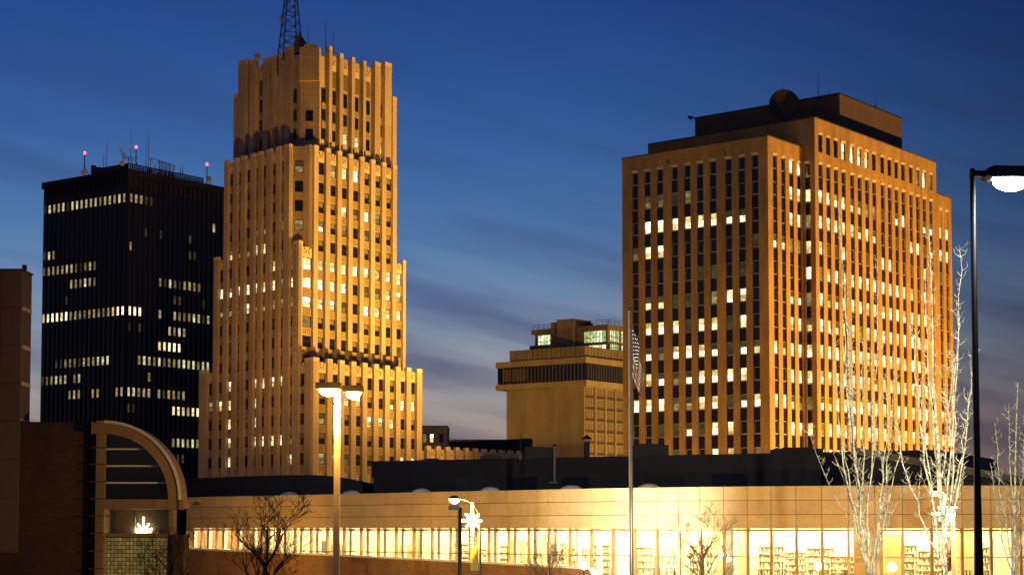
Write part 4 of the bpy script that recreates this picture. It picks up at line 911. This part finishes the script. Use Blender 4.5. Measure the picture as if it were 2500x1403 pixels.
# ================================================================ brick entrance block with quarter round glazed bay (left)
def arch_house():
    D = 110.0; S = D / FPX
    X = lambda px, y=1288: at(px, y, D).x
    Z = lambda y: at(300, y, D).z
    q = at(150, 1288, D); O = Vector((q.x, D, 0))
    T = thing('brick_entrance_block', 'dark brick library entrance block with quarter round glazed bay', 'building', O)
    x = lambda px: X(px) - O.x
    TPB = stone('shaded_cladding', (.17, .12, .07), .08, .3, .7); DB = stone('dark_brick', (.105, .064, .035), .15, .6, .9, grid=(.42, .105, .014, .7), bump=.4); BL = stone('tan_block', (.32, .24, .12), .1, .6, .85, grid=(.8, .105, .012, .85), bump=.2)  # TPB: tan panel darkened, the tall block's shade put into its colour
    TP = stone('tan_panel', (.30, .215, .12), .08, .3, .7); TPD = stone('brown_panel', (.12, .09, .055), .08, .3)
    zt = Z(1033)
    part('wall', MB().box(x(-140), x(212), 0, 9, 0, zt), DB, T); part('coping', MB().box(x(30), x(214), -.06, 9, zt, zt + .10), ROOFD2, T)
    for i, y in enumerate((1077, 1121, 1165, 1212, 1257, 1301, 1347, 1392)): part('joint_strip', MB().box(x(52), x(211.5), -.025, .01, -.022, .022), PENT, T, (0, 0, Z(y)))
    # tall panelled block on the far left, standing a little proud
    z0, z1 = Z(1348), Z(660)
    xe = x(46)
    part('tower_block', MB().box(x(-140), xe - .02, -.1, 2.1, z0, z1), TPD, T)
    ys = [660, 751, 842, 936, 1028, 1121, 1213, 1306, 1348]; xs = [x(-140), x(-70), x(-5), xe]
    for i in range(len(ys) - 1):
        for j in range(3): part('cladding_panel', MB().box(xs[j] + .015, xs[j + 1] - .015, -.2, -.1, Z(ys[i + 1]) + .015, Z(ys[i]) - .015), TPB, T)
    for y in (752, 845, 935, 1026):
        for j in range(5): part('trim_block', MB().box(xe - .02, xe + .03, .02 + .41 * j, .40 + .41 * j, Z(y + 4.5), Z(y - 4.5)), LIMESTONE, T)
    part('tower_coping', MB().box(x(-140), xe + .06, -.26, 2.2, z1, z1 + .08), PENT, T)
    whip('rod_antenna', 'tiny rod on the tall panelled block at the left edge', (O.x + xe - .2, D + 1, z1), .5, .02)
    # pier beside the bay, with dark reveals
    part('recess', MB().box(x(212), x(226), .5, 9, 0, zt - .05), PENT, T)
    part('shaded_pier_side', MB().box(x(224), x(237), -.25, 9, 0, Z(1048)), DB, T)  # left side of the tan pier, its shade put into a darker material
    ys = [1048, 1093, 1134, 1176, 1217, 1259, 1301, 1344, 1387, 1430]
    for a, b in zip(ys, ys[1:]): part('pier_block', MB().box(x(237), x(258), -.55, 2, Z(b) + .045, Z(a) - .02), BL, T)
    for y in ys[1:]: part('joint_strip', MB().box(x(222), x(257.6), -.52, .4, Z(y) - .03, Z(y) + .05), PENT, T)
    # quarter round rim
    cx, cz = x(259), Z(1219); ri, ro = 156 * S, 186 * S; n = 18
    for i in range(n):
        a0, a1 = .5 * math.pi * i / n, .5 * math.pi * (i + 1) / n; P = lambda r, a, k=1.0: (cx + r * math.cos(a), cz + r * 1.02 * math.sin(a))
        m = MB(); m.xprism([P(ri, a0), P(ro, a0), P(ro, a1), P(ri, a1)], -.75, 1.5); m.xprism([P(ro - .12, a0), P(ro + .05, a0), P(ro + .05, a1), P(ro - .12, a1)], -.85, -.75, 1); part('arch_segment', m, [TP, SILLW], T)
    zc = cz + ro * 1.02
    part('arch_end', MB().box(x(226), cx, -.75, 1.5, zc - .78, zc - .02).box(x(238), cx, -.85, -.75, zc - .18, zc + .04), TP, T)
    # glazing of the bay: dark glass panes between pale bars, dark room behind
    bars = [1096, 1137, 1178]; zs = [Z(1219)] + [Z(y) for y in reversed(bars)] + [cz + ri * 1.02]
    xin = lambda z: cx + ri * math.sqrt(max(0, 1 - ((z - cz) / (ri * 1.02)) ** 2))
    for a, b in zip(zs, zs[1:]):
        pr = [(cx, a), (xin(a), a)] + [(xin(a + (b - a) * t), a + (b - a) * t) for t in (.25, .5, .75, 1)] + [(cx, b)]
        part('pane', MB().xprism(pr, -.12, -.09), GLASS2, T)
    for y in bars: part('glazing_bar', MB().box(cx, xin(Z(y)), -.3, -.05, -.05, .05), SILLW, T, (0, 0, Z(y)))
    part('back_wall', MB().xprism([(cx - .3, 0), (cx + ri, 0)] + [(cx + ri * math.cos(.5 * math.pi * i / 10), cz + ri * math.sin(.5 * math.pi * i / 10)) for i in range(11)] + [(cx - .3, cz + ri)], 1.3, 1.5), plain('dark_interior', (.025, .022, .02), .8), T)
    # beam, shop window, sill
    xr = x(447)
    for a, b in ((258, 279), (279, 379), (379, 413), (413, 440)): part('beam_panel', MB().box(x(a) + .012, x(b) - .012, -.5, 1.5, Z(1242), Z(1218)), TP, T)
    part('beam_end', MB().box(x(440), x(452), -.6, 1.5, Z(1240), Z(1219)), TP, T)
    part('post', MB().box(x(413), x(424), -.15, 1.0, 0, Z(1243)), BL, T)
    for a, b in ((255, 328), (330, 412)): part('shop_pane', MB().box(x(a), x(b), -.02, .0, Z(1300), Z(1244)), GLASS, T)
    part('shop_mullion', MB().box(x(328), x(330), -.1, .1, Z(1300), Z(1243)), STEEL, T)
    part('shop_room', MB().box(x(252), x(414), 1.1, 1.25, Z(1302), Z(1242)).box(x(252), x(414), 0.02, 1.2, Z(1302) - .1, Z(1301)), plain('olive_wall', (.16, .13, .055), .8), T)
    part('sill', MB().box(x(250), x(414), -.3, .3, Z(1309), Z(1301)), TP, T)
    # glass blocks
    gw = (x(410) - x(252)) / 17; gh = .245
    gb = MB(); c = .02; gb.box(-gw / 2 + c, gw / 2 - c, -.02, .1, c, gh - c); g = gb.mesh('glass_block', [GLB])
    part('glass_block_grid', MB().box(x(250), x(412), .02, .3, 0, Z(1310)), plain('mortar', (.12, .095, .045), .8), T)
    for i in range(17):
        for j in range(13): link('glass_block', g, T, (x(252) + gw * (i + .5), 0, Z(1311) - gh * (j + 1)))
    part('brick_pillar', MB().box(x(412), x(423), -.1, 1, 0, Z(1303)).box(x(423), x(452), -.35, 1.4, 0, Z(1304)), DB, T)
    return O, x, Z
GLASS2 = glass('dark_tinted_glass', (.30, .32, .30), .12)
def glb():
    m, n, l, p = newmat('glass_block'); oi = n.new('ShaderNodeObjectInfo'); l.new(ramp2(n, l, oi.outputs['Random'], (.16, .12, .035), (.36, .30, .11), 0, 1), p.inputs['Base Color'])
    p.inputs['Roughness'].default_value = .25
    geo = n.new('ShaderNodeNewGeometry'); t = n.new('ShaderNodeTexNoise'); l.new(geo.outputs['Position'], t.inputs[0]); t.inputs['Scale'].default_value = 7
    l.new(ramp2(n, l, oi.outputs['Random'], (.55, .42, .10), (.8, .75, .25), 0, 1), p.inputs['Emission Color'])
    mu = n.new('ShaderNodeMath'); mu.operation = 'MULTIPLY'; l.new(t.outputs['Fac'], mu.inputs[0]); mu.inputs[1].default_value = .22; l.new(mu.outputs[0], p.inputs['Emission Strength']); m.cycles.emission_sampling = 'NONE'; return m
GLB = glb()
AO, AX, AZ = arch_house()
# lit star standing in the shop window, with pale green cloths
BULB = emit('warm_bulbs', (1, .80, .45), 22)
def star_mesh(r, spikes, thick=.035):
    m = MB()
    for a, ln, w in spikes:
        c, s = math.cos(R(a)), math.sin(R(a)); n = 7
        for sd in (-1, 1):
            m.tube([(sd * -s * w, 0, sd * c * w), (c * ln, 0, s * ln)], [thick, thick * .6], 5)
        for i in range(n):
            t = (i + .5) / n; m.ball((c * ln * t, -.03, s * ln * t), thick * 1.5, 6, 4, 1)
    return m
p = at(350, 1298, 111.0); T = thing('window_star', 'small glowing star ornament standing in the entrance shop window', 'ornament', (p.x, p.y, p.z + .02))
part('frame', star_mesh(1, [(90, .95, .1), (55, .62, .06), (125, .62, .06), (20, .6, .07), (160, .6, .07), (0, .5, .05), (180, .5, .05)]), [FRAMEL, BULB], T)
part('base', MB().box(-.3, .3, -.12, .12, -.03, .05), BULB, T)
GREENC = lit('green_backlit_cloth', (.35, .5, .08), (.5, .62, .16), .3, .5, sample=False)
for px0, px1, lab in ((253, 271, 'pale green cloth at the left corner of the shop window'), (366, 390, 'pale green wavy cloth right of the window star'), (398, 411, 'pale green cloth at the right corner of the shop window')):
    a, b = at(px0, 1299, 111.4), at(px1, 1299, 111.4); w = b.x - a.x; T = thing('green_cloth', lab, 'cloth', (a.x, a.y, a.z)); m = MB(); nn = 6
    for i in range(nn + 1): m.V += [(w * i / nn, .05 * math.sin(i * 2), 0), (w * i / nn, .05 * math.sin(i * 2 + .5), .26 + .06 * math.sin(i * 1.3 + px0))]
    for i in range(nn): m.face([2 * i, 2 * i + 2, 2 * i + 3, 2 * i + 1])
    part('drape', m, GREENC, T); part('weight_bar', MB().box(0, w, -.06, .06, -.01, .02), SILLW, T)

# ================================================================ street lamps
LAMP_O = emit('sodium_lamp', (1, .62, .20), 45); LAMP_W = emit('metal_halide_lamp', (.95, 1, .86), 70)
POLEG = plain('galvanised_pole', (.42, .36, .28), .5, .2); POLED = plain('dark_bronze_pole', (.030, .022, .018), .5, .2)
def point(T, loc, e, c, r=.15):
    d = bpy.data.lights.new('lamp_light', 'POINT'); d.energy = e; d.color = c; d.shadow_soft_size = r
    o = bpy.data.objects.new('lamp_light', d); COL.objects.link(o); o.parent = T; o.location = loc; return o
def lens(m, x0, x1, y0, y1, z, sag, mi):
    """sagging lamp glass: a shallow bowl under the housing"""
    b = len(m.V); n, k = 16, 4; cx, cy, rx, ry = (x0 + x1) / 2, (y0 + y1) / 2, (x1 - x0) / 2, (y1 - y0) / 2
    for j in range(k + 1):
        th = .5 * math.pi * j / k
        for i in range(n): a = 2 * math.pi * i / n; m.V.append((cx + rx * math.cos(a) * math.cos(th), cy + ry * math.sin(a) * math.cos(th), z - sag * math.sin(th)))
    for j in range(k):
        for i in range(n): m.face([b + j * n + i, b + (j + 1) * n + i, b + (j + 1) * n + (i + 1) % n, b + j * n + (i + 1) % n], mi)
# near dark post at the right edge
p = at(2388, 1288, 25); b = Vector((p.x, 25, 0)); T = thing('lamp_post', 'tall dark lamp post with cool white lamp at the right edge', 'street lamp', b)
zt = at(2388, 412, 25).z
part('pole', MB().tube([(0, 0, 0), (0, 0, 7.2), (0, 0, 8.5), (0, 0, zt)], [.085, .068, .05, .036], 14), POLED, T, smooth=True); part('pole_base', MB().box(-.16, .16, -.16, .16, 0, .12), POLED, T)
part('arm', MB().box(-.04, .22, -.035, .035, zt - .115, zt - .03), POLED, T)
hs = part('housing', MB().xprism([(.17, zt - .13), (.24, zt - .155), (.86, zt - .155), (.86, zt + .0), (.26, zt + .01), (.17, zt - .03)], -.2, .2), POLED, T)
m = MB(); lens(m, .28, .82, -.19, .19, zt - .156, .17, 0); under(part('lamp', m, LAMP_W, T), hs)
spot((b.x + .56, 25, zt - .35), (12.3, 53, 9.5), 1.7e5, (.95, .90, .66), 54, .6, .12)
# pale square post with two heads
p = at(822, 1288, 40); T = thing('lamp_post', 'pale square lamp post with two glowing orange heads before art deco tower', 'street lamp', (p.x, 40, 0)); zt = at(822, 950, 40).z
part('pole', MB().prism([(-.078, -.078), (.078, -.078), (.078, .078), (-.078, .078)], 0, 6.0).prism([(-.066, -.066), (.066, -.066), (.066, .066), (-.066, .066)], 6.0, zt), POLEG, T); part('pole_base', MB().box(-.2, .2, -.2, .2, 0, .15), POLEG, T)
for x0, x1, dz in ((-.48, .07, .02), (.13, .58, -.05)):
    hs = part('housing', MB().box(x0, x1, -.22, .22, zt + dz - .02, zt + dz + .13), POLED, T)
    m = MB(); lens(m, x0 + .05, x1 - .04, -.2, .2, zt + dz - .02, .16, 0); under(part('lamp', m, LAMP_O, T), hs)
    point(T, ((x0 + x1) / 2, -.22, zt + dz - .5), 1000, SOD, .1)
part('arm', MB().box(-.1, .2, -.04, .04, zt + .0, zt + .06), POLED, T)
# dark post with a box head
p = at(1123, 1288, 84); T = thing('lamp_post', 'slim dark post with unlit box head beside the star ornament', 'street lamp', (p.x, 84, 0)); zt = at(1123, 1238, 84).z
part('pole', MB().tube([(0, 0, 0), (0, 0, zt)], .09, 10), POLED, T, smooth=True); part('housing', MB().box(-.55, -.02, -.2, .2, zt - .12, zt + .12), POLED, T); part('pole_base', MB().box(-.16, .16, -.16, .16, 0, .12), POLED, T)
# gooseneck lamps with star ornament and banner
def gooseneck(px, lx, ly, D, lab, starlab, banlab, ban_mat, energy, text=None, arm=True):
    b = at(px, 1288, D); hd = at(lx, ly, D); T = thing('gooseneck_lamp', lab, 'street lamp', (b.x, D, 0)); dx = hd.x - b.x; z0 = hd.z - .05; zk = z0 - 1.25
    part('pole', MB().tube([(0, 0, 0), (0, 0, 4.5), (0, 0, zk)], [.1, .085, .065], 10), POLED, T, smooth=True)
    pts = [(0, 0, zk)] + [(dx * .82 * (1 - math.cos(.5 * math.pi * i / 8)), 0, zk + 1.25 * math.sin(.5 * math.pi * i / 8)) for i in range(1, 9)] + [(dx, 0, z0 + .02)]
    part('arm', MB().tube(pts, .045, 8), POLED, T, smooth=True)
    hs = part('housing', MB().tube([(dx, 0, z0 + .16), (dx, 0, z0 + .05), (dx, 0, z0 - .02)], [.12, .3, .33], 14), POLED, T)
    m = MB(); lens(m, dx - .28, dx + .28, -.28, .28, z0 - .03, .24, 0); under(part('lamp', m, LAMP_O, T), hs)
    point(T, (dx, -.1, z0 - .5), energy, SOD, .2); part('pole_base', MB().tube([(0, 0, 0), (0, 0, .5)], [.22, .14], 10), POLED, T)
    s = Vector((b.x - .42, D - .15, hd.z - 1.25)); S = thing('star_ornament', starlab, 'ornament', s)
    part('star', star_mesh(1, [(90, 1.0, .13), (270, 1.5, .13), (0, .5, .12), (180, .72, .13), (45, .5, .07), (135, .5, .07), (225, .45, .07), (315, .45, .07)], .045), [FRAMEL, BULB2], S)
    part('hanger', MB().tube([(.0, .15, .32), (.42, .15, .3)], .02, 4).tube([(.0, .15, -.35), (.42, .15, -.35)], .02, 4), STEEL, S)
    point(S, (0, -.35, 0), 90, (1, .75, .4), .3)
    z1 = at(px, 1310, D).z; z2 = at(px, 1393, D).z; Bn = thing('street_banner', banlab, 'banner', (b.x - .02, D, z2)); h = z1 - z2
    m = MB(); nz, nx = 8, 4; wd = .42
    for j in range(nz + 1):
        for i in range(nx + 1): m.V.append((-.07 - wd * i / nx, .04 * math.sin(j * .9 + i * .8), h * j / nz))
    for j in range(nz):
        for i in range(nx): a = j * (nx + 1) + i; m.face([a, a + 1, a + nx + 2, a + nx + 1], 0 if j < nz * .55 or text is None else 1)
    part('cloth', m, ban_mat, Bn)
    part('bracket', MB().tube([(0, 0, h), (-.52, 0, h)], .02, 5).tube([(0, 0, 0), (-.52, 0, 0)], .02, 5), STEEL, Bn)
BULB2 = emit('star_bulbs', (1, .82, .52), 26)
YEL = plain('yellow_banner', (.50, .36, .06), .7); RED = plain('red_banner', (.40, .05, .03), .7); PINK = plain('white_banner', (.60, .45, .34), .7)
gooseneck(1172, 1109, 1214, 96, 'gooseneck street lamp with orange light at the library centre', 'bright eight pointed star hung on the centre gooseneck lamp', 'plain yellow street banner on the centre gooseneck lamp', [YEL], 8e3)
gooseneck(2326, 2283, 1195, 92, 'gooseneck street lamp with orange light behind the poplars', 'bright star hung on the gooseneck lamp behind the poplars', 'red and pale street banner behind the poplars', [RED, PINK], 4.5e3, text=True)
# white letters on the red banner: three stacked rows of blocks too blurred to read in the photograph
p = at(2317, 1393, 92 - .12); TX = thing('banner_lettering', 'small white lettering on the red banner behind the poplars', 'lettering', (p.x, p.y, p.z))
lm = MB().box(-.03, .03, 0, .01, 0, .10).mesh('letter', [WHITE])
for j in range(3):
    for i in range(3): link('letter', lm, TX, (-.12 + i * .11, 0, .75 + j * .22))
# pale post with a flat round head behind the poplars
p = at(2341, 1288, 88); T = thing('lamp_post', 'pale lamp post with flat round head between the poplars', 'street lamp', (p.x - .3, 88, 0)); zt = at(2326, 1236, 88).z
part('pole', MB().tube([(0, 0, 0), (0, 0, zt)], [.13, .09], 10), POLEG, T, smooth=True); hs = part('housing', MB().tube([(-.1, 0, zt), (-.1, 0, zt + .09)], [.42, .3], 16), POLED, T)
m = MB(); lens(m, -.46, .26, -.3, .3, zt, .09, 0); under(part('lamp', m, LAMP_O, T), hs); point(T, (-.1, -.5, zt - .3), 2500, SOD, .1)
# white floodlamp in front of the library
p = at(1425, 1380, 106); T = thing('floodlamp', 'blinding white floodlamp on a short post before the library', 'floodlight', (p.x, p.y, 0))
part('post', MB().tube([(0, 0, 0), (0, 0, p.z - .2)], .05, 8), STEEL, T); part('housing', MB().box(-.22, .22, -.1, .12, p.z - .28, p.z - .16), STEEL, T); part('lamp', MB().ball((0, 0, p.z), .24, 14, 8), emit('white_flood_lamp', (1, .9, .68), 45), T)
o = spot((p.x + .1, p.y + .5, p.z + .3), (p.x + 4.2, libD(1550), 9.5), 2.6e4, (1, .92, .72), 66, 1.0, .08)
for px_, D_, e_ in ((520, 136, 3.2e3), (760, 124, 2.6e3), (1010, 116, 2.6e3), (1290, 108, 4.0e3), (1800, 98, 2.0e3), (2080, 97, 1.9e3), (2300, 97, 2.2e3)):      # unseen sodium spots added below the frame to turn the fascia golden
    c_ = at(px_, 1288, D_); spot((c_.x, D_, 5.2), (c_.x, D_ + 13, 8.6), e_, SOD, 150, .9, .3)
# floodlight on the arm at the left end of the fascia
p = at(446, 1222, 147); T = thing('wall_floodlight', 'unlit dark floodlight on a bracket at the left end of fascia', 'floodlight', (p.x, p.y, p.z)); e = at(480, 1229, 147)
part('arm', MB().box(-.6, e.x - p.x + .3, -.05, .05, -.03, .05), FRAMEL, T); part('housing', MB().xprism([(e.x - p.x - .32, -.36), (e.x - p.x + .32, -.36), (e.x - p.x + .2, -.06), (e.x - p.x - .2, -.06)], -.25, .25), STEEL, T)

# ================================================================ flagpole and flag
p = at(1541, 1288, 70); zt = at(1541, 752, 70).z
T = thing('flagpole', 'slim silver flagpole with gold ball before the brick tower', 'flagpole', (p.x, 70, 0))
fp = part('pole', MB().tube([(0, 0, 0), (0, 0, 7), (0, 0, zt)], [.1, .085, .042], 12), plain('brushed_aluminium', (.30, .24, .18), .35, .7), T, smooth=True)
under(part('finial', MB().ball((0, 0, zt + .12), .075, 12, 8), plain('gold_ball', (.5, .32, .1), .25, .9), T), fp); under(part('truck', MB().tube([(0, 0, zt - .12), (0, 0, zt + .05)], .055, 8), STEEL, T), fp)
part('halyard', MB().tube([(-.09, -.05, 2), (-.06, -.05, zt - .1)], .008, 4), WHITE, T)
def flag():
    z0 = at(1541, 800, 70).z; F_ = thing('flag', 'limp United States flag hanging in folds on the pole', 'flag', (p.x, 70, z0)); m = MB(); nx, ny = 26, 13; H, Lf = 2.05, 3.7
    st = []
    for j in range(ny + 1):
        for i in range(nx + 1):
            s = Lf * i / nx; v = j / ny
            x = .05 + .50 * (1 - math.exp(-s / 1.5)) * (1 - .25 * v) + .05 * math.sin(s * 2.6 + v * 3); y = .17 * math.sin(s * 3.6 + v * 2.2) * min(1, s) - .05
            z = -H * v * (1 - .38 * s / Lf) - .56 * s - .10 * s * (1 - v) * .6
            m.V.append((x, y, z))
    for j in range(ny):
        for i in range(nx): a = j * (nx + 1) + i; m.face([a, a + nx + 1, a + nx + 2, a + 1], 2 if (j < 7 and i < nx * .4) else (j % 2))
    cl = part('cloth', m, [plain('flag_red', (.17, .03, .025), .8), plain('flag_white', (.40, .35, .25), .8), plain('flag_blue', (.012, .018, .06), .8)], F_, smooth=True)
    s2 = MB(); vx = lambda i, j: Vector(m.V[int(j) * (nx + 1) + int(i)])
    for j in range(7):
        for i in range(5):
            c = (vx(i * 2 + .5, j) + vx(i * 2 + 1.5, j + 1)) / 2; s2.ball((c.x, c.y - .015, c.z), .028, 5, 4)
    part('star', s2, WHITE, F_, kind='stuff')
flag()

# ================================================================ trees
def bark(name, c, c2):
    m, n, l, pb = newmat(name); geo = n.new('ShaderNodeNewGeometry'); mp = n.new('ShaderNodeMapping'); l.new(geo.outputs['Position'], mp.inputs[0]); mp.inputs['Scale'].default_value = (5, 5, 5)
    t = n.new('ShaderNodeTexNoise'); l.new(mp.outputs[0], t.inputs[0]); t.inputs['Scale'].default_value = 1.3; t.inputs['Detail'].default_value = 6; t.inputs['Roughness'].default_value = .7
    l.new(ramp2(n, l, t.outputs['Fac'], c2, c, .38, .58), pb.inputs['Base Color']); pb.inputs['Roughness'].default_value = .85
    b = n.new('ShaderNodeBump'); b.inputs['Strength'].default_value = .5; b.inputs['Distance'].default_value = .03; l.new(t.outputs['Fac'], b.inputs['Height']); l.new(b.outputs[0], pb.inputs['Normal']); return m
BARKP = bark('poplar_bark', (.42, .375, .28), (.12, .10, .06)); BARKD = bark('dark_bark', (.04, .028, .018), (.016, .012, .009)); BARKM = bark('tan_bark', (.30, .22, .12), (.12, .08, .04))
def limb(rr, p, d, ln, r0, r1, n=6, wob=.05, up=.0):
    pts = [p.copy()]; d = d.normalized(); q = p.copy()
    for i in range(n):
        d = (d + Vector((rr.gauss(0, wob), rr.gauss(0, wob), rr.gauss(0, wob * .5) + up))).normalized(); q = q + d * (ln / n); pts.append(q.copy())
    return pts, [r0 + (r1 - r0) * i / n for i in range(n + 1)]
def spurs(rr, mb, pts, rads, dens, ln):
    for a, b, ra in zip(pts, pts[1:], rads):
        L = (b - a).length; k = dens * L; k = int(k) + (rr.random() < k % 1)
        for _ in range(k):
            t = rr.random(); q = a + (b - a) * t; ax = (b - a).normalized(); az = rr.uniform(0, 6.283)
            s = Vector((math.cos(az), math.sin(az), rr.uniform(.2, 1.1))).normalized(); l1 = ln * rr.uniform(.35, 1.2)
            w = [q, q + s * l1 * .55, q + (s + Vector((rr.gauss(0, .25), rr.gauss(0, .25), .35))).normalized() * l1]
            mb.tube(w, [.011, .008, .004], 3, 0, False)
            for _ in range(rr.choice((0, 1, 2, 2))):
                e = w[1] + (w[2] - w[1]) * rr.random(); s2 = Vector((rr.gauss(0, 1), rr.gauss(0, 1), .7)).normalized(); mb.tube([e, e + s2 * l1 * .4], [.006, .003], 3, 0, False)
def poplar(px, D, ytop, lab, seed, stems, spread=1.0, rb=.16):
    rr = random.Random(seed); b = at(px, 1288, D); zt = at(px, ytop, D).z
    T = thing('bare_poplar_tree', lab, 'tree', (b.x, D, 0), group='bare poplars at the right')
    pts, rad = limb(rr, Vector((0, 0, 0)), Vector((0, 0, 1)), zt, rb, .012, 16, .022, .02)
    tm = MB().tube(pts, rad, 9); part('trunk', tm, BARKP, T, smooth=True)
    cm, tw = MB(), MB(); spurs(rr, tw, pts[6:], rad[6:], 5.5, .30)
    for (h, dx, top) in stems:                        # branch start height, sideways reach, tip height
        i = min(len(pts) - 2, int(h / zt * 16)); f = h / zt * 16 - i; q = pts[i] + (pts[i + 1] - pts[i]) * f; r0 = rad[i] * rr.uniform(.38, .52)
        dy = rr.uniform(-.8, .8) * spread; n = 11; P = []; L = top - q.z
        for k in range(n + 1):
            t = k / n; e = 1 - (1 - t) ** 1.7; P.append(Vector((q.x + dx * e + rr.gauss(0, .035), q.y + dy * e + rr.gauss(0, .035), q.z + L * t)))
        Rd = [r0 * (1 - t / n) ** .8 + .007 for t in range(n + 1)]
        cm.tube(P, Rd, 6); spurs(rr, tw, P[1:], Rd[1:], 7.0, .30)
        for _ in range(int(L * .32)):                 # second order
            k = rr.randint(1, n - 3); s = Vector((rr.gauss(0, .5), rr.gauss(0, .5), 1.15)); P2, R2 = limb(rr, P[k], s, rr.uniform(.25, .5) * (top - P[k].z) + .3, Rd[k] * .5, .005, 6, .09, .09)
            cm.tube(P2, R2, 5); spurs(rr, tw, P2, R2, 7.5, .24)
    part('branches', cm, BARKP, T, kind='stuff', smooth=True); part('twigs', tw, BARKP, T, kind='stuff')
    return T
m55 = 55 / FPX
poplar(2147, 55, 478, 'tall bare poplar with several upright stems left of the dark lamp post', 5, [(5.2, -.75, 15.9), (6.4, -1.05, 14.2), (6.2, .72, 13.2), (7.2, .34, 16.3), (6.0, .55, 12.4), (7.0, -.40, 14.8), (6.6, 1.0, 11.6), (8.2, .22, 14.0), (6.8, -.7, 10.9), (9.5, -.2, 14.0)], 1.0, .08)
poplar(2330, 50, 548, 'bare forked poplar directly left of the dark lamp post', 11, [(6.6, -.95, 13.6), (8.1, .45, 16.0), (8.4, -.35, 15.4), (7.4, .72, 12.9), (6.4, -.70, 11.3), (8.0, .85, 11.9), (7.0, .35, 14.2), (6.9, -1.15, 11.0), (9.2, .55, 12.8)], 1.0, .095)
poplar(2450, 60, 935, 'smaller bare poplar at the right edge behind the dark lamp post', 23, [(6.2, .62, 12.0), (6.6, -.42, 11.6), (6.2, -.62, 10.2), (7.4, .35, 11.8), (6.8, .85, 10.8), (8, -.2, 12.2)], .8, .08)
def spread_tree(px, D, ytop, lab, seed, width, mat, dens=1.0, base=4.5):
    rr = random.Random(seed); b = at(px, 1288, D); zt = at(px, ytop, D).z
    T = thing('bare_tree', lab, 'tree', (b.x, D, 0)); pts, rad = limb(rr, Vector((0, 0, 0)), Vector((.02, 0, 1)), base + .5, .085, .055, 6, .03); part('trunk', MB().tube(pts, rad, 8), mat, T, smooth=True)
    cm, tw = MB(), MB()
    def grow(p, d, ln, r, lev):
        P, Rd = limb(rr, p, d, ln, r, r * .45, 5, .13, .035); (cm if lev < 3 else tw).tube(P, Rd, 5 if lev < 2 else 3, 0, False)
        if lev >= 5: return
        for _ in range(rr.randint(3, 4) if lev < 2 else rr.randint(2, 4)):
            k = rr.randint(2, 5); dd = (P[k] - P[k - 1]).normalized(); s = Vector((rr.gauss(0, 1) * 1.15, rr.gauss(0, 1) * .8, rr.uniform(-.15, .9)))
            grow(P[k], (dd * .9 + s * .62).normalized(), ln * rr.uniform(.52, .74), max(.0065, Rd[k] * .68), lev + 1)
        if lev > 1 and rr.random() < dens * .5: spurs(rr, tw, P, Rd, 2.5, .16)
    H = zt - base
    for i in range(11):
        a = i * 2.4 + rr.random(); h = base - 1.6 + .21 * i; k = min(6, int(h / (base + .5) * 6 + .5))
        grow(pts[k], Vector((math.cos(a) * width, math.sin(a) * .7, .75 + .35 * rr.random())), H * .56, .045, 1)
    grow(pts[-1], Vector((.05, 0, 1)), H * .5, .05, 1)
    part('branches', cm, mat, T, kind='stuff', smooth=True); part('twigs', tw, mat, T, kind='stuff'); return T
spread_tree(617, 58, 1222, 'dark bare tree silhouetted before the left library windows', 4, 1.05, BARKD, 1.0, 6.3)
spread_tree(1710, 92, 1262, 'small bare tree with thin twigs right of the flagpole', 9, 1.0, BARKM, .6, 5.9)
spread_tree(1345, 92, 1322, 'faint thin bare tree left of the white floodlamp', 15, .8, BARKM, .3, 5.0)
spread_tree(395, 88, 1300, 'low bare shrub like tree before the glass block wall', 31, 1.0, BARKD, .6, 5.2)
